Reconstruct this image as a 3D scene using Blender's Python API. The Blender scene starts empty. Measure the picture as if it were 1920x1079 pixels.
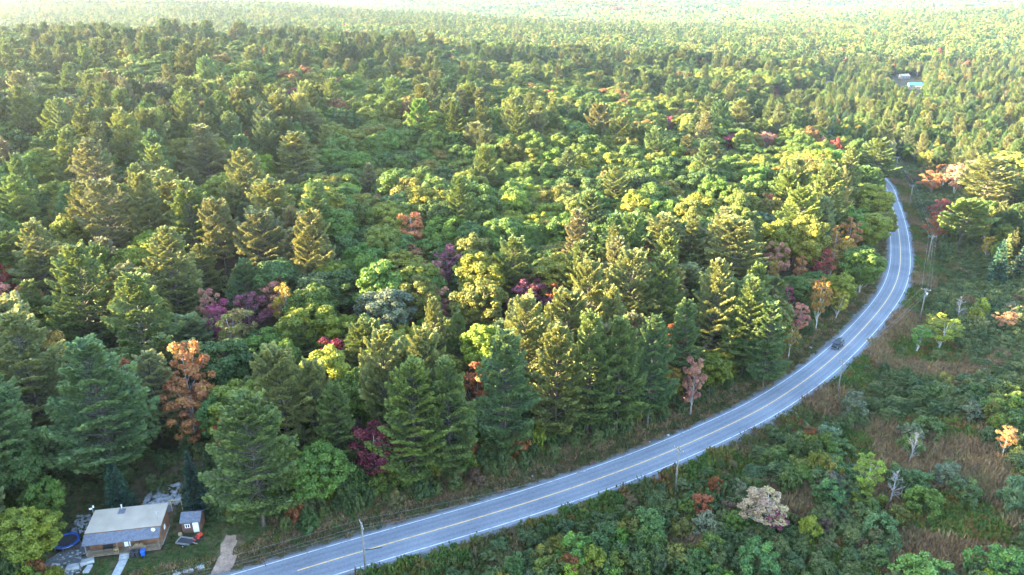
import bpy, bmesh, math
import numpy as np
from mathutils import Vector, Matrix, Euler

sc = bpy.context.scene
COL = sc.collection
rng = np.random.default_rng(11)
rad = math.radians

# ------------------------------------------------------------------ camera
CAM_H, PITCH, HFOV = 84.0, rad(21.18), rad(68.0)
FPX = 960 / math.tan(HFOV / 2)
cam_d = bpy.data.cameras.new('camera')
cam_d.sensor_width = 36.0
cam_d.lens = 18.0 / math.tan(HFOV / 2)
cam_d.clip_start, cam_d.clip_end = 0.5, 40000
cam = bpy.data.objects.new('camera', cam_d)
COL.objects.link(cam)
cam.location = (0, 0, CAM_H)
cam.rotation_euler = (math.pi / 2 - PITCH, 0, 0)
sc.camera = cam

# ------------------------------------------------------------------ sky, sun, exposure
SUN_AZ, SUN_EL = rad(-94), rad(13.8)       # azimuth from straight ahead, negative = to the west side
sun_dir = Vector((math.sin(SUN_AZ) * math.cos(SUN_EL), math.cos(SUN_AZ) * math.cos(SUN_EL), math.sin(SUN_EL)))
world = bpy.data.worlds.new('World')
sc.world = world
world.use_nodes = True
wn = world.node_tree
sky = wn.nodes.new('ShaderNodeTexSky')
sky.sky_type = 'NISHITA'
sky.sun_disc = False
sky.sun_elevation = SUN_EL
sky.sun_rotation = SUN_AZ
sky.air_density, sky.dust_density, sky.ozone_density = 1.0, 0.6, 1.6
bg = wn.nodes['Background']
bg.inputs['Strength'].default_value = 0.12
hs = wn.nodes.new('ShaderNodeHueSaturation')
hs.inputs['Saturation'].default_value = 1.0
wn.links.new(sky.outputs[0], hs.inputs['Color'])
wn.links.new(hs.outputs[0], bg.inputs[0])
sun_l = bpy.data.lights.new('sun', 'SUN')
sun_l.energy, sun_l.angle, sun_l.color = 5.0, rad(0.6), (1.0, 0.82, 0.50)
sun = bpy.data.objects.new('sun', sun_l)
COL.objects.link(sun)
sun.rotation_euler = (-sun_dir).to_track_quat('-Z', 'Y').to_euler()
vs = sc.view_settings
vs.view_transform, vs.look, vs.gamma, vs.use_curve_mapping = 'Standard', 'None', 1.0, False
vs.exposure = 4.32
sc.render.engine = 'CYCLES'
cy = sc.cycles
cy.max_bounces, cy.diffuse_bounces, cy.glossy_bounces = 5, 3, 2
cy.transmission_bounces, cy.transparent_max_bounces, cy.volume_bounces = 3, 4, 0
cy.use_denoising = True
HAZE_DENSITY = 0.00010

# ------------------------------------------------------------------ road line and terrain
def ground_px(x, y, z=0.0):
    v = y - 539.5
    fw = FPX * math.cos(PITCH) - v * math.sin(PITCH)
    dn = FPX * math.sin(PITCH) + v * math.cos(PITCH)
    k = (CAM_H - z) / dn
    return np.array([(x - 960) * k, fw * k])

def proj(P):
    P = np.atleast_2d(np.asarray(P, float))
    dz = P[:, 2] - CAM_H
    zc = P[:, 1] * math.cos(PITCH) - dz * math.sin(PITCH)
    up = P[:, 1] * math.sin(PITCH) + dz * math.cos(PITCH)
    zz = np.where(zc > 1, zc, 1e-3)
    return 960 + FPX * P[:, 0] / zz, 539.5 - FPX * up / zz, zc

CENTRE_PX = [(555, 1072), (680, 1034), (954, 955), (1182, 878), (1320, 820), (1403, 781), (1440, 761), (1523, 705),
             (1593, 644), (1651, 580), (1676, 542), (1688, 500), (1687, 450), (1681, 415), (1670, 378), (1655, 342)]
ctrl = [ground_px(*p) for p in CENTRE_PX]
d0 = ctrl[0] - ctrl[1]; d0 /= np.linalg.norm(d0)
ctrl = [np.array([-150., -320.]), np.array([-148., -140.]), np.array([-138., -20.]), np.array([-116., 38.]), ctrl[0] + d0 * 42, ctrl[0] + d0 * 20] + ctrl
ctrl += [np.array([183., 398.]), np.array([172., 440.]), np.array([158., 490.]), np.array([170., 560.]), np.array([230., 640.]),
         np.array([300., 740.]), np.array([330., 860.]), np.array([340., 1000.])]
ctrl = np.array(ctrl)

def catmull(P, step=4.0):
    out = []
    Q = np.vstack([2 * P[0] - P[1], P, 2 * P[-1] - P[-2]])
    for i in range(1, len(Q) - 2):
        p0, p1, p2, p3 = Q[i - 1], Q[i], Q[i + 1], Q[i + 2]
        n = max(2, int(np.linalg.norm(p2 - p1) / step))
        for k in range(n):
            t = k / n
            out.append(0.5 * (2 * p1 + (p2 - p0) * t + (2 * p0 - 5 * p1 + 4 * p2 - p3) * t * t + (3 * p1 - p0 - 3 * p2 + p3) * t ** 3))
    out.append(P[-1])
    return np.array(out)

road = catmull(ctrl)
for _ in range(6):                                            # ease the measured wobble out of the curve
    road[1:-1] = 0.25 * road[:-2] + 0.5 * road[1:-1] + 0.25 * road[2:]
road_c = road[::3]

def road_s(x, y):
    """signed distance to the road, positive on the forest side"""
    x = np.asarray(x, float); y = np.asarray(y, float)
    sh = x.shape
    P = np.stack([x.ravel(), y.ravel()], 1)
    best = np.full(len(P), 1e18); sgn = np.ones(len(P))
    A = np.vstack([road_c, [[road_c[-1][0] + 200, 9000.]]])
    A[0] = A[0] + (A[0] - A[1]) / np.linalg.norm(A[0] - A[1]) * 6000
    for a, b in zip(A[:-1], A[1:]):
        d = b - a
        L2 = d @ d
        t = np.clip(((P - a) @ d) / L2, 0, 1)
        q = P - a - t[:, None] * d
        dd = (q * q).sum(1)
        m = dd < best
        best = np.where(m, dd, best)
        cr = d[0] * q[:, 1] - d[1] * q[:, 0]
        sgn = np.where(m, np.where(cr >= 0, 1.0, -1.0), sgn)
    return (np.sqrt(best) * sgn).reshape(sh)

def sstep(a, b, x):
    t = np.clip((x - a) / (b - a), 0.0, 1.0)
    return t * t * (3 - 2 * t)

YARD = (-61.0, 102.0)

def terrain(x, y, s=None):
    x = np.asarray(x, float); y = np.asarray(y, float)
    if s is None:
        s = road_s(x, y)
    sl = np.maximum(s - 12, 0)
    z = 50 * np.tanh(0.075 * sl / 50) + 9 * sstep(10, -170, x) * sstep(125, 300, y) * sstep(10, 60, s)
    z = z + np.where(s > 0, sstep(7, 14, s) * 1.4 - 0.5 * np.exp(-((s - 6.8) / 1.5) ** 2), 0)
    sr = np.maximum(-s, 0)
    z = z - np.where(s < 0, sstep(5, 12, sr) * 1.6, 0) + 22 * sstep(170, 900, sr)
    w = sstep(25, 160, np.abs(s))
    z = z + w * (2.6 * np.sin(x * 0.021 + y * 0.039 + 1.0) + 2.2 * np.sin(-x * 0.017 + y * 0.052 + 2.2) + 1.5 * np.sin(x * 0.06 + 0.5) * np.sin(y * 0.047))
    r = np.hypot(x, y)
    far = sstep(900, 3200, r)
    z = z * (1 - 0.7 * sstep(600, 1050, r) * sstep(0, 150, s))
    z = z * (1 - 0.45 * far) + far * (26 + 34 * np.sin(x * 0.0013 + 0.6) * np.sin(y * 0.0016 + 0.9) + 20 * np.sin(x * 0.0031 + y * 0.0021))
    z = z + sstep(3000, 6500, r) * (150 + 50 * np.sin(x * 0.0011 + 2.0) + 14 * np.sin(x * 0.0027))
    # unseen ridge added to keep the evening sun off the yard and the road
    ridge = 94 * np.exp(-((x + 250) / 90) ** 2) * (1 - sstep(55, 150, y)) * sstep(25, 90, np.abs(s))
    z = z + ridge
    # levelled yard
    k = 1 - sstep(9, 19, np.hypot((x - YARD[0]) / 1.25, y - YARD[1]))
    k = k * sstep(5, 9, s)
    z = z * (1 - k) + 0.7 * k
    return z

def zt(x, y):
    return float(terrain(np.array([x]), np.array([y]))[0])

# ------------------------------------------------------------------ helpers
def tag(o, label=None, cat=None, group=None, kind=None):
    if label: o['label'] = label
    if cat: o['category'] = cat
    if group: o['group'] = group
    if kind: o['kind'] = kind
    return o

def link(name, data, parent=None, loc=(0, 0, 0)):
    o = bpy.data.objects.new(name, data)
    COL.objects.link(o)
    if parent is not None: o.parent = parent
    o.location = loc
    return o

def np_mesh(name, V, F, mats=(), mi=None, smooth=False):
    """mesh from vertex array and (n,k) face array of one face size"""
    me = bpy.data.meshes.new(name)
    V = np.ascontiguousarray(V, np.float32); F = np.ascontiguousarray(F, np.int32)
    n, k = F.shape
    me.vertices.add(len(V)); me.vertices.foreach_set('co', V.ravel())
    me.loops.add(n * k); me.loops.foreach_set('vertex_index', F.ravel())
    me.polygons.add(n)
    me.polygons.foreach_set('loop_start', np.arange(n, dtype=np.int32) * k)
    me.polygons.foreach_set('loop_total', np.full(n, k, np.int32))
    for m in mats: me.materials.append(m)
    if mi is not None: me.polygons.foreach_set('material_index', np.asarray(mi, np.int32))
    if smooth: me.polygons.foreach_set('use_smooth', np.ones(n, bool))
    me.update(calc_edges=True)
    return me

class MB:
    """collects boxes, tubes and prisms into one mesh"""
    def __init__(self):
        self.bm = bmesh.new()
    def box(self, x0, x1, y0, y1, z0, z1, mi=0):
        vs_ = [self.bm.verts.new(p) for p in ((x0, y0, z0), (x1, y0, z0), (x1, y1, z0), (x0, y1, z0), (x0, y0, z1), (x1, y0, z1), (x1, y1, z1), (x0, y1, z1))]
        for f in ((0, 3, 2, 1), (4, 5, 6, 7), (0, 1, 5, 4), (1, 2, 6, 5), (2, 3, 7, 6), (3, 0, 4, 7)):
            self.bm.faces.new([vs_[i] for i in f]).material_index = mi
        return self
    def hexa(self, pts, mi=0):
        vs_ = [self.bm.verts.new(p) for p in pts]
        for f in ((0, 3, 2, 1), (4, 5, 6, 7), (0, 1, 5, 4), (1, 2, 6, 5), (2, 3, 7, 6), (3, 0, 4, 7)):
            self.bm.faces.new([vs_[i] for i in f]).material_index = mi
        return self
    def tube(self, pts, radii, n=6, mi=0, cap=True):
        pts = [Vector(p) for p in pts]
        if not hasattr(radii, '__len__'): radii = [radii] * len(pts)
        rings = []
        for i, p in enumerate(pts):
            d = (pts[min(i + 1, len(pts) - 1)] - pts[max(i - 1, 0)]).normalized()
            a = d.orthogonal().normalized() if abs(d.z) < .95 else Vector((1, 0, 0)).cross(d).normalized()
            b = d.cross(a)
            rings.append([self.bm.verts.new(p + (a * math.cos(2 * math.pi * k / n) + b * math.sin(2 * math.pi * k / n)) * radii[i]) for k in range(n)])
        for r0, r1 in zip(rings[:-1], rings[1:]):
            for k in range(n):
                f = self.bm.faces.new((r0[k], r0[(k + 1) % n], r1[(k + 1) % n], r1[k]))
                f.material_index = mi; f.smooth = True
        if cap:
            self.bm.faces.new(rings[0][::-1]).material_index = mi
            self.bm.faces.new(rings[-1]).material_index = mi
        return self
    def prism(self, poly, axis_vec, mi=0):
        a = [self.bm.verts.new(p) for p in poly]
        b = [self.bm.verts.new(Vector(p) + Vector(axis_vec)) for p in poly]
        n = len(poly)
        self.bm.faces.new(a[::-1]).material_index = mi
        self.bm.faces.new(b).material_index = mi
        for k in range(n):
            self.bm.faces.new((a[k], a[(k + 1) % n], b[(k + 1) % n], b[k])).material_index = mi
        return self
    def mesh(self, name, mats):
        bmesh.ops.recalc_face_normals(self.bm, faces=self.bm.faces)
        me = bpy.data.meshes.new(name)
        self.bm.to_mesh(me); self.bm.free()
        for m in (mats if isinstance(mats, (list, tuple)) else [mats]): me.materials.append(m)
        return me
    def build(self, name, mats, parent=None, loc=(0, 0, 0)):
        return link(name, self.mesh(name, mats), parent, loc)

# ------------------------------------------------------------------ materials
def new_mat(name):
    m = bpy.data.materials.new(name)
    m.use_nodes = True
    nt = m.node_tree
    return m, nt, nt.nodes['Principled BSDF']

def N(nt, typ, **kw):
    n = nt.nodes.new(typ)
    for k, v in kw.items(): setattr(n, k, v)
    return n

def ramp(nt, stops, interp='LINEAR'):
    r = N(nt, 'ShaderNodeValToRGB')
    r.color_ramp.interpolation = interp
    e = r.color_ramp.elements
    e[0].position, e[0].color = stops[0][0], (*stops[0][1], 1)
    e[1].position, e[1].color = stops[-1][0], (*stops[-1][1], 1)
    for p, c in stops[1:-1]:
        x = e.new(p); x.color = (*c, 1)
    return r

def noise_mat(name, stops, scale=1.0, rough=0.85, detail=6, spec=0.3, bump=0.0, metallic=0.0, scale2=None, coords='Object'):
    m, nt, b = new_mat(name)
    tc = N(nt, 'ShaderNodeTexCoord')
    nz = N(nt, 'ShaderNodeTexNoise')
    nz.inputs['Scale'].default_value = scale; nz.inputs['Detail'].default_value = detail
    nt.links.new(tc.outputs[coords], nz.inputs['Vector'])
    r = ramp(nt, stops)
    src = nz.outputs['Fac']
    if scale2:
        n2 = N(nt, 'ShaderNodeTexNoise'); n2.inputs['Scale'].default_value = scale2; n2.inputs['Detail'].default_value = 4
        nt.links.new(tc.outputs[coords], n2.inputs['Vector'])
        mx = N(nt, 'ShaderNodeMath', operation='ADD')
        h1 = N(nt, 'ShaderNodeMath', operation='MULTIPLY'); h1.inputs[1].default_value = 0.5
        h2 = N(nt, 'ShaderNodeMath', operation='MULTIPLY'); h2.inputs[1].default_value = 0.5
        nt.links.new(src, h1.inputs[0]); nt.links.new(n2.outputs['Fac'], h2.inputs[0])
        nt.links.new(h1.outputs[0], mx.inputs[0]); nt.links.new(h2.outputs[0], mx.inputs[1])
        src = mx.outputs[0]
    nt.links.new(src, r.inputs[0])
    nt.links.new(r.outputs[0], b.inputs['Base Color'])
    b.inputs['Roughness'].default_value = rough
    b.inputs['Specular IOR Level'].default_value = spec
    b.inputs['Metallic'].default_value = metallic
    if bump:
        bp = N(nt, 'ShaderNodeBump'); bp.inputs['Strength'].default_value = bump; bp.inputs['Distance'].default_value = 0.1
        nt.links.new(src, bp.inputs['Height']); nt.links.new(bp.outputs[0], b.inputs['Normal'])
    return m

def flat_mat(name, c, rough=0.6, spec=0.3, metallic=0.0, var=0.12, scale=3.0):
    lo = tuple(x * (1 - var) for x in c); hi = tuple(x * (1 + var) for x in c)
    return noise_mat(name, [(0.3, lo), (0.7, hi)], scale, rough, 4, spec, 0, metallic)

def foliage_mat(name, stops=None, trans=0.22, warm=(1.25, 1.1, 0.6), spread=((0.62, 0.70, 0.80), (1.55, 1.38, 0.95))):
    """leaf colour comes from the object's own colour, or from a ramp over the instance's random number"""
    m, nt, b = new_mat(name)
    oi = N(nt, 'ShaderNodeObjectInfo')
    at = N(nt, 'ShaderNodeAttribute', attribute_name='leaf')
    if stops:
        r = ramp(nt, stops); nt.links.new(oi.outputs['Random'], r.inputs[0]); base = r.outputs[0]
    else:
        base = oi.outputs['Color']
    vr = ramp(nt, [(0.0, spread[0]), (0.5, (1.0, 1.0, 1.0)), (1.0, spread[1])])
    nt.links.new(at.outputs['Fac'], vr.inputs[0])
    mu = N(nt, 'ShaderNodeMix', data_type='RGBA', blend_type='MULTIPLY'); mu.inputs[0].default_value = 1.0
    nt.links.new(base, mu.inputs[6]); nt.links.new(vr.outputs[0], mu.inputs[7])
    nt.links.new(mu.outputs[2], b.inputs['Base Color'])
    b.inputs['Roughness'].default_value = 0.6
    b.inputs['Specular IOR Level'].default_value = 0.22
    tl = N(nt, 'ShaderNodeBsdfTranslucent')
    w = N(nt, 'ShaderNodeMix', data_type='RGBA', blend_type='MULTIPLY'); w.inputs[0].default_value = 1.0
    w.inputs[7].default_value = (*warm, 1)
    nt.links.new(mu.outputs[2], w.inputs[6]); nt.links.new(w.outputs[2], tl.inputs['Color'])
    ms = N(nt, 'ShaderNodeMixShader'); ms.inputs[0].default_value = trans
    nt.links.new(b.outputs[0], ms.inputs[1]); nt.links.new(tl.outputs[0], ms.inputs[2])
    nt.links.new(ms.outputs[0], nt.nodes['Material Output'].inputs['Surface'])
    return m

M = {}
M['leaf'] = foliage_mat('leaf')
M['leaf_turned'] = foliage_mat('leaf_turned', spread=((.70, .55, .70), (1.3, 1.55, .9)))
PINE_ST = [(0.0, (.05, .10, .045)), (0.35, (.085, .13, .045)), (0.7, (.125, .15, .055)), (0.9, (.145, .15, .065)), (1.0, (.055, .105, .06))]
HARD_ST = [(0.0, (.055, .10, .024)), (0.35, (.09, .135, .024)), (0.65, (.125, .155, .026)), (0.93, (.15, .155, .028)), (0.95, (.17, .14, .03)), (1.0, (.16, .075, .035))]
SPRU_ST = [(0.0, (.035, .075, .045)), (0.5, (.055, .09, .045)), (1.0, (.085, .10, .04))]
LARC_ST = [(0.0, (.10, .125, .04)), (0.6, (.14, .14, .045)), (1.0, (.17, .13, .06))]
REDS_ST = [(0.0, (.20, .045, .05)), (0.4, (.24, .08, .05)), (0.7, (.17, .035, .07)), (1.0, (.28, .13, .06))]
SHRB_ST = [(0.0, (.05, .08, .03)), (0.4, (.068, .096, .033)), (0.75, (.095, .115, .038)), (0.93, (.11, .13, .05)), (0.97, (.13, .09, .04)), (1.0, (.10, .06, .04))]
M['leaf_pine'] = foliage_mat('leaf_pine', PINE_ST)
M['leaf_hard'] = foliage_mat('leaf_hard', HARD_ST)
M['leaf_spruce'] = foliage_mat('leaf_spruce', SPRU_ST)
M['leaf_larch'] = foliage_mat('leaf_larch', LARC_ST)
M['leaf_red'] = foliage_mat('leaf_red', REDS_ST, spread=((.70, .5, .70), (1.35, 1.9, .9)))
M['leaf_shrub'] = foliage_mat('leaf_shrub', SHRB_ST)
M['grass'] = foliage_mat('grass_blades', [(0.0, (.05, .085, .025)), (0.5, (.10, .10, .035)), (1.0, (.13, .09, .045))])
M['dry_grass'] = foliage_mat('dry_grass_blades', [(0.0, (.13, .085, .05)), (0.4, (.19, .12, .07)), (0.7, (.22, .155, .085)), (1.0, (.12, .11, .05))])
M['lawn'] = foliage_mat('lawn_blades', [(0.0, (.035, .095, .022)), (0.6, (.055, .12, .028)), (1.0, (.09, .12, .035))])
M['fern'] = foliage_mat('fern_leaves', [(0.0, (.05, .10, .025)), (0.5, (.085, .12, .025)), (0.8, (.13, .11, .03)), (1.0, (.15, .06, .03))])
M['bark'] = noise_mat('bark', [(0.3, (.045, .034, .026)), (0.7, (.12, .10, .08))], 3.0, 0.9, bump=0.4)
M['pale_bark'] = noise_mat('pale_bark', [(0.3, (.28, .26, .23)), (0.7, (.55, .52, .48))], 2.5, 0.8)
M['grey_twig'] = noise_mat('grey_twig', [(0.3, (.16, .14, .13)), (0.7, (.30, .27, .26))], 2.0, 0.9)
M['asphalt'] = noise_mat('asphalt', [(0.3, (.085, .095, .115)), (0.5, (.11, .12, .14)), (0.72, (.145, .155, .175))], 0.35, 0.75, 8, 0.35, 0.0, 0, 6.0)
M['gravel'] = noise_mat('gravel', [(0.3, (.07, .068, .07)), (0.55, (.13, .125, .125)), (0.75, (.21, .20, .20))], 0.7, 0.95, 8, 0.2, 0.3, 0, 9.0)
M['dirt'] = noise_mat('dirt_drive', [(0.35, (.13, .09, .06)), (0.5, (.24, .16, .115)), (0.65, (.32, .225, .17))], 1.1, 0.95, 8, 0.2, 0.3, 0, 7.0)
M['white_line'] = noise_mat('white_line_paint', [(0.3, (.22, .23, .24)), (0.45, (.48, .48, .47)), (0.7, (.60, .60, .59))], 1.2, 0.6)
M['yellow_line'] = noise_mat('yellow_line_paint', [(0.25, (.40, .24, .08)), (0.55, (.70, .42, .12)), (0.7, (.75, .47, .15))], 1.5, 0.6)
M['tar'] = flat_mat('tar_patch', (.03, .03, .033), 0.6)
M['rock'] = noise_mat('rock', [(0.3, (.16, .155, .15)), (0.7, (.36, .35, .34))], 1.5, 0.9, 8, 0.25, 0.5)
M['pole_wood'] = noise_mat('pole_wood', [(0.3, (.11, .095, .08)), (0.7, (.22, .20, .175))], 2.0, 0.85)
M['wire'] = flat_mat('wire_metal', (.22, .23, .24), 0.45, 0.5, 0.6)
M['ceramic'] = flat_mat('ceramic', (.5, .5, .52), 0.3, 0.5)

# forest floor, meadow and roadside: one sheet, colour by large noise
def ground_mat():
    m, nt, b = new_mat('forest_floor')
    tc = N(nt, 'ShaderNodeTexCoord')
    def nz(s, d=6):
        n = N(nt, 'ShaderNodeTexNoise'); n.inputs['Scale'].default_value = s; n.inputs['Detail'].default_value = d
        nt.links.new(tc.outputs['Object'], n.inputs['Vector']); return n
    a, c = nz(0.06), nz(0.9, 8)
    r1 = ramp(nt, [(0.3, (.045, .05, .02)), (0.5, (.075, .06, .032)), (0.7, (.11, .075, .045))])
    r2 = ramp(nt, [(0.3, (.5, .5, .5)), (0.7, (1.35, 1.3, 1.2))])
    nt.links.new(a.outputs['Fac'], r1.inputs[0]); nt.links.new(c.outputs['Fac'], r2.inputs[0])
    mu = N(nt, 'ShaderNodeMix', data_type='RGBA', blend_type='MULTIPLY'); mu.inputs[0].default_value = 1
    nt.links.new(r1.outputs[0], mu.inputs[6]); nt.links.new(r2.outputs[0], mu.inputs[7])
    nt.links.new(mu.outputs[2], b.inputs['Base Color'])
    b.inputs['Roughness'].default_value = 0.95; b.inputs['Specular IOR Level'].default_value = 0.1
    return m
M['ground'] = ground_mat()

# ------------------------------------------------------------------ ground sheet
def axis(lo, hi, c0, c1, fine, grow=1.07):
    pts = list(np.arange(c0, c1 + fine, fine))
    st = fine
    while pts[-1] < hi:
        st *= grow; pts.append(pts[-1] + st)
    st = fine
    while pts[0] > lo:
        st *= grow; pts.insert(0, pts[0] - st)
    return np.array(pts)
gx = axis(-9000, 9000, -110, 230, 2.0)
gy = axis(-2500, 11000, 60, 330, 2.0)
GX, GY = np.meshgrid(gx, gy)
GS = road_s(GX, GY)
GZ = terrain(GX, GY, GS)
GZ = np.where(np.abs(GS) < 7.0, np.minimum(GZ, -0.35), GZ)
nx, ny = len(gx), len(gy)
idx = np.arange(nx * ny).reshape(ny, nx)
F = np.stack([idx[:-1, :-1], idx[:-1, 1:], idx[1:, 1:], idx[1:, :-1]], -1).reshape(-1, 4)
ground = link('ground', np_mesh('ground', np.stack([GX, GY, GZ], -1).reshape(-1, 3), F, [M['ground']], smooth=True))
tag(ground, kind='structure')

# ------------------------------------------------------------------ road
tang = np.gradient(road, axis=0); tang /= np.linalg.norm(tang, axis=1)[:, None]
nrm = np.stack([-tang[:, 1], tang[:, 0]], 1)                   # points to the forest side
px_y = np.arange(len(road))
HW = 3.45 - 0.45 * sstep(120, 190, road[:, 1])

def ribbon(name, offs, zs, mat, parent=None, sel=None):
    ii = np.arange(len(road)) if sel is None else sel
    V = []
    for o, z in zip(offs, zs):
        oo = o(ii) if callable(o) else np.full(len(ii), o)
        p = road[ii] + nrm[ii] * oo[:, None]
        V.append(np.column_stack([p, np.full(len(ii), z)]))
    k = len(V); n = len(ii)
    V = np.stack(V, 1).reshape(-1, 3)
    a = np.arange(n * k).reshape(n, k)
    F = np.stack([a[:-1, :-1], a[1:, :-1], a[1:, 1:], a[:-1, 1:]], -1).reshape(-1, 4)[:, ::-1]
    return link(name, np_mesh(name, V, F, [mat]), parent)

wob = lambda ii, b, a: b + a * np.sin(road[ii, 0] * 0.35) * np.sin(road[ii, 1] * 0.22 + 1)
shoulder = ribbon('road_shoulder', [7.2, lambda i: wob(i, 4.8, .3), 0.0, lambda i: wob(i, -5.0, .45), -8.2], [-0.9, 0.03, 0.06, 0.03, -1.5], M['gravel'])
tag(shoulder, kind='structure')
M['asphalt'] = None
def asphalt_mat():
    m, nt, b = new_mat('asphalt')
    at = N(nt, 'ShaderNodeAttribute', attribute_name='across')
    tc = N(nt, 'ShaderNodeTexCoord')
    def nz(sc_, d=6):
        n = N(nt, 'ShaderNodeTexNoise'); n.inputs['Scale'].default_value = sc_; n.inputs['Detail'].default_value = d
        nt.links.new(tc.outputs['Object'], n.inputs['Vector']); return n
    wt = ramp(nt, [(0.0, (.92, .92, .95)), (.16, (1.05, 1.05, 1.05)), (.23, (.80, .80, .82)), (.30, (1.0, 1.0, 1.0)), (.38, (.84, .84, .86)), (.47, (1.08, 1.08, 1.08)), (.53, (1.08, 1.08, 1.08)),
                   (.62, (.84, .84, .86)), (.70, (1.0, 1.0, 1.0)), (.77, (.80, .80, .82)), (.84, (1.05, 1.05, 1.05)), (1.0, (.95, .95, .97))])
    nt.links.new(at.outputs['Fac'], wt.inputs[0])
    a = ramp(nt, [(0.3, (.10, .11, .13)), (0.5, (.145, .155, .175)), (0.72, (.20, .21, .23))])
    n1, n2 = nz(.10), nz(2.5, 8)
    ad = N(nt, 'ShaderNodeMath', operation='MULTIPLY_ADD'); ad.inputs[1].default_value = .45
    h = N(nt, 'ShaderNodeMath', operation='MULTIPLY'); h.inputs[1].default_value = .55
    nt.links.new(n1.outputs['Fac'], h.inputs[0]); nt.links.new(n2.outputs['Fac'], ad.inputs[0]); nt.links.new(h.outputs[0], ad.inputs[2])
    nt.links.new(ad.outputs[0], a.inputs[0])
    mu = N(nt, 'ShaderNodeMix', data_type='RGBA', blend_type='MULTIPLY'); mu.inputs[0].default_value = 1
    nt.links.new(a.outputs[0], mu.inputs[6]); nt.links.new(wt.outputs[0], mu.inputs[7])
    nt.links.new(mu.outputs[2], b.inputs['Base Color'])
    b.inputs['Roughness'].default_value = .8; b.inputs['Specular IOR Level'].default_value = .25
    return m
M['asphalt'] = asphalt_mat()
roadway = ribbon('road', [lambda i: HW[i] + 0.55, 0.0, lambda i: -HW[i] - 0.75], [0.075, 0.10, 0.075], M['asphalt'])
tag(roadway, kind='structure')
roadway.data.attributes.new('across', 'FLOAT', 'POINT').data.foreach_set('value', np.tile([0., .5, 1.], len(road)).astype(np.float32))
def line(name, f, w, mat, sel=None):
    return ribbon(name, [lambda i: f(i) + w, lambda i: f(i) - w], [0.106, 0.106], mat, roadway, sel)
line('edge_line', lambda i: HW[i], 0.07, M['white_line'])
line('edge_line', lambda i: -HW[i], 0.08, M['white_line'])
first_c = int(np.argmin(np.hypot(*(road - ground_px(553, 1073)).T)))
line('centre_line', lambda i: 0.0 * i, 0.085, M['yellow_line'], np.arange(first_c, len(road)))
p0 = ground_px(684, 1033); p1 = ground_px(717, 1028)
dv = (p1 - p0) / np.linalg.norm(p1 - p0); nv = np.array([-dv[1], dv[0]])
q = [p0 + nv * .12, p0 - nv * .12, p1 - nv * .12, p1 + nv * .12]
link('tar_patch', np_mesh('tar_patch', [(*p, 0.112) for p in q], [[0, 1, 2, 3]], [M['tar']]), roadway)

# ------------------------------------------------------------------ tree prototypes
def unit(v):
    return v / np.maximum(np.linalg.norm(v, axis=-1, keepdims=True), 1e-9)

def leaf_mesh(name, C, A, B, leaf, mats, extra=None):
    """kite-shaped leaf sprays: centre, half axis along, half axis across; extra = (V, quads) of wood with material 1"""
    n = len(C)
    V = np.stack([C - A, C + B - A * .1, C + A, C - B - A * .1], 1).reshape(-1, 3)
    F = np.arange(n * 4).reshape(n, 4)
    mi = np.zeros(n, np.int32)
    lv = np.repeat(leaf, 4)
    if extra is not None:
        F = np.vstack([F, extra[1] + len(V)]); V = np.vstack([V, extra[0]])
        mi = np.concatenate([mi, np.ones(len(extra[1]), np.int32)])
        lv = np.concatenate([lv, np.full(len(extra[0]), .5)])
    me = np_mesh(name, V, F, mats, mi if len(mats) > 1 else None)
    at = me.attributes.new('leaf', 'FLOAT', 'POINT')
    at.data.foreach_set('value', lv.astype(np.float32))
    return me

def tubes(paths, n=5):
    """[(points, radii)] -> (V, quads)"""
    VV, FF, off = [], [], 0
    ang = np.arange(n) * 2 * np.pi / n
    for P, R in paths:
        P = np.asarray(P, float); R = np.asarray(R, float)
        d = unit(np.gradient(P, axis=0))
        ref = np.where(np.abs(d[:, 2:3]) > .9, np.array([[1., 0, 0]]), np.array([[0, 0, 1.]]))
        a = unit(np.cross(d, ref)); b = np.cross(d, a)
        ring = P[:, None] + (a[:, None] * np.cos(ang)[None, :, None] + b[:, None] * np.sin(ang)[None, :, None]) * R[:, None, None]
        k = len(P)
        i = np.arange(k * n).reshape(k, n) + off
        j = np.roll(i, -1, 1)
        VV.append(ring.reshape(-1, 3)); FF.append(np.stack([i[:-1], j[:-1], j[1:], i[1:]], -1).reshape(-1, 4))
        off += k * n
    return np.vstack(VV), np.vstack(FF)

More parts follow.
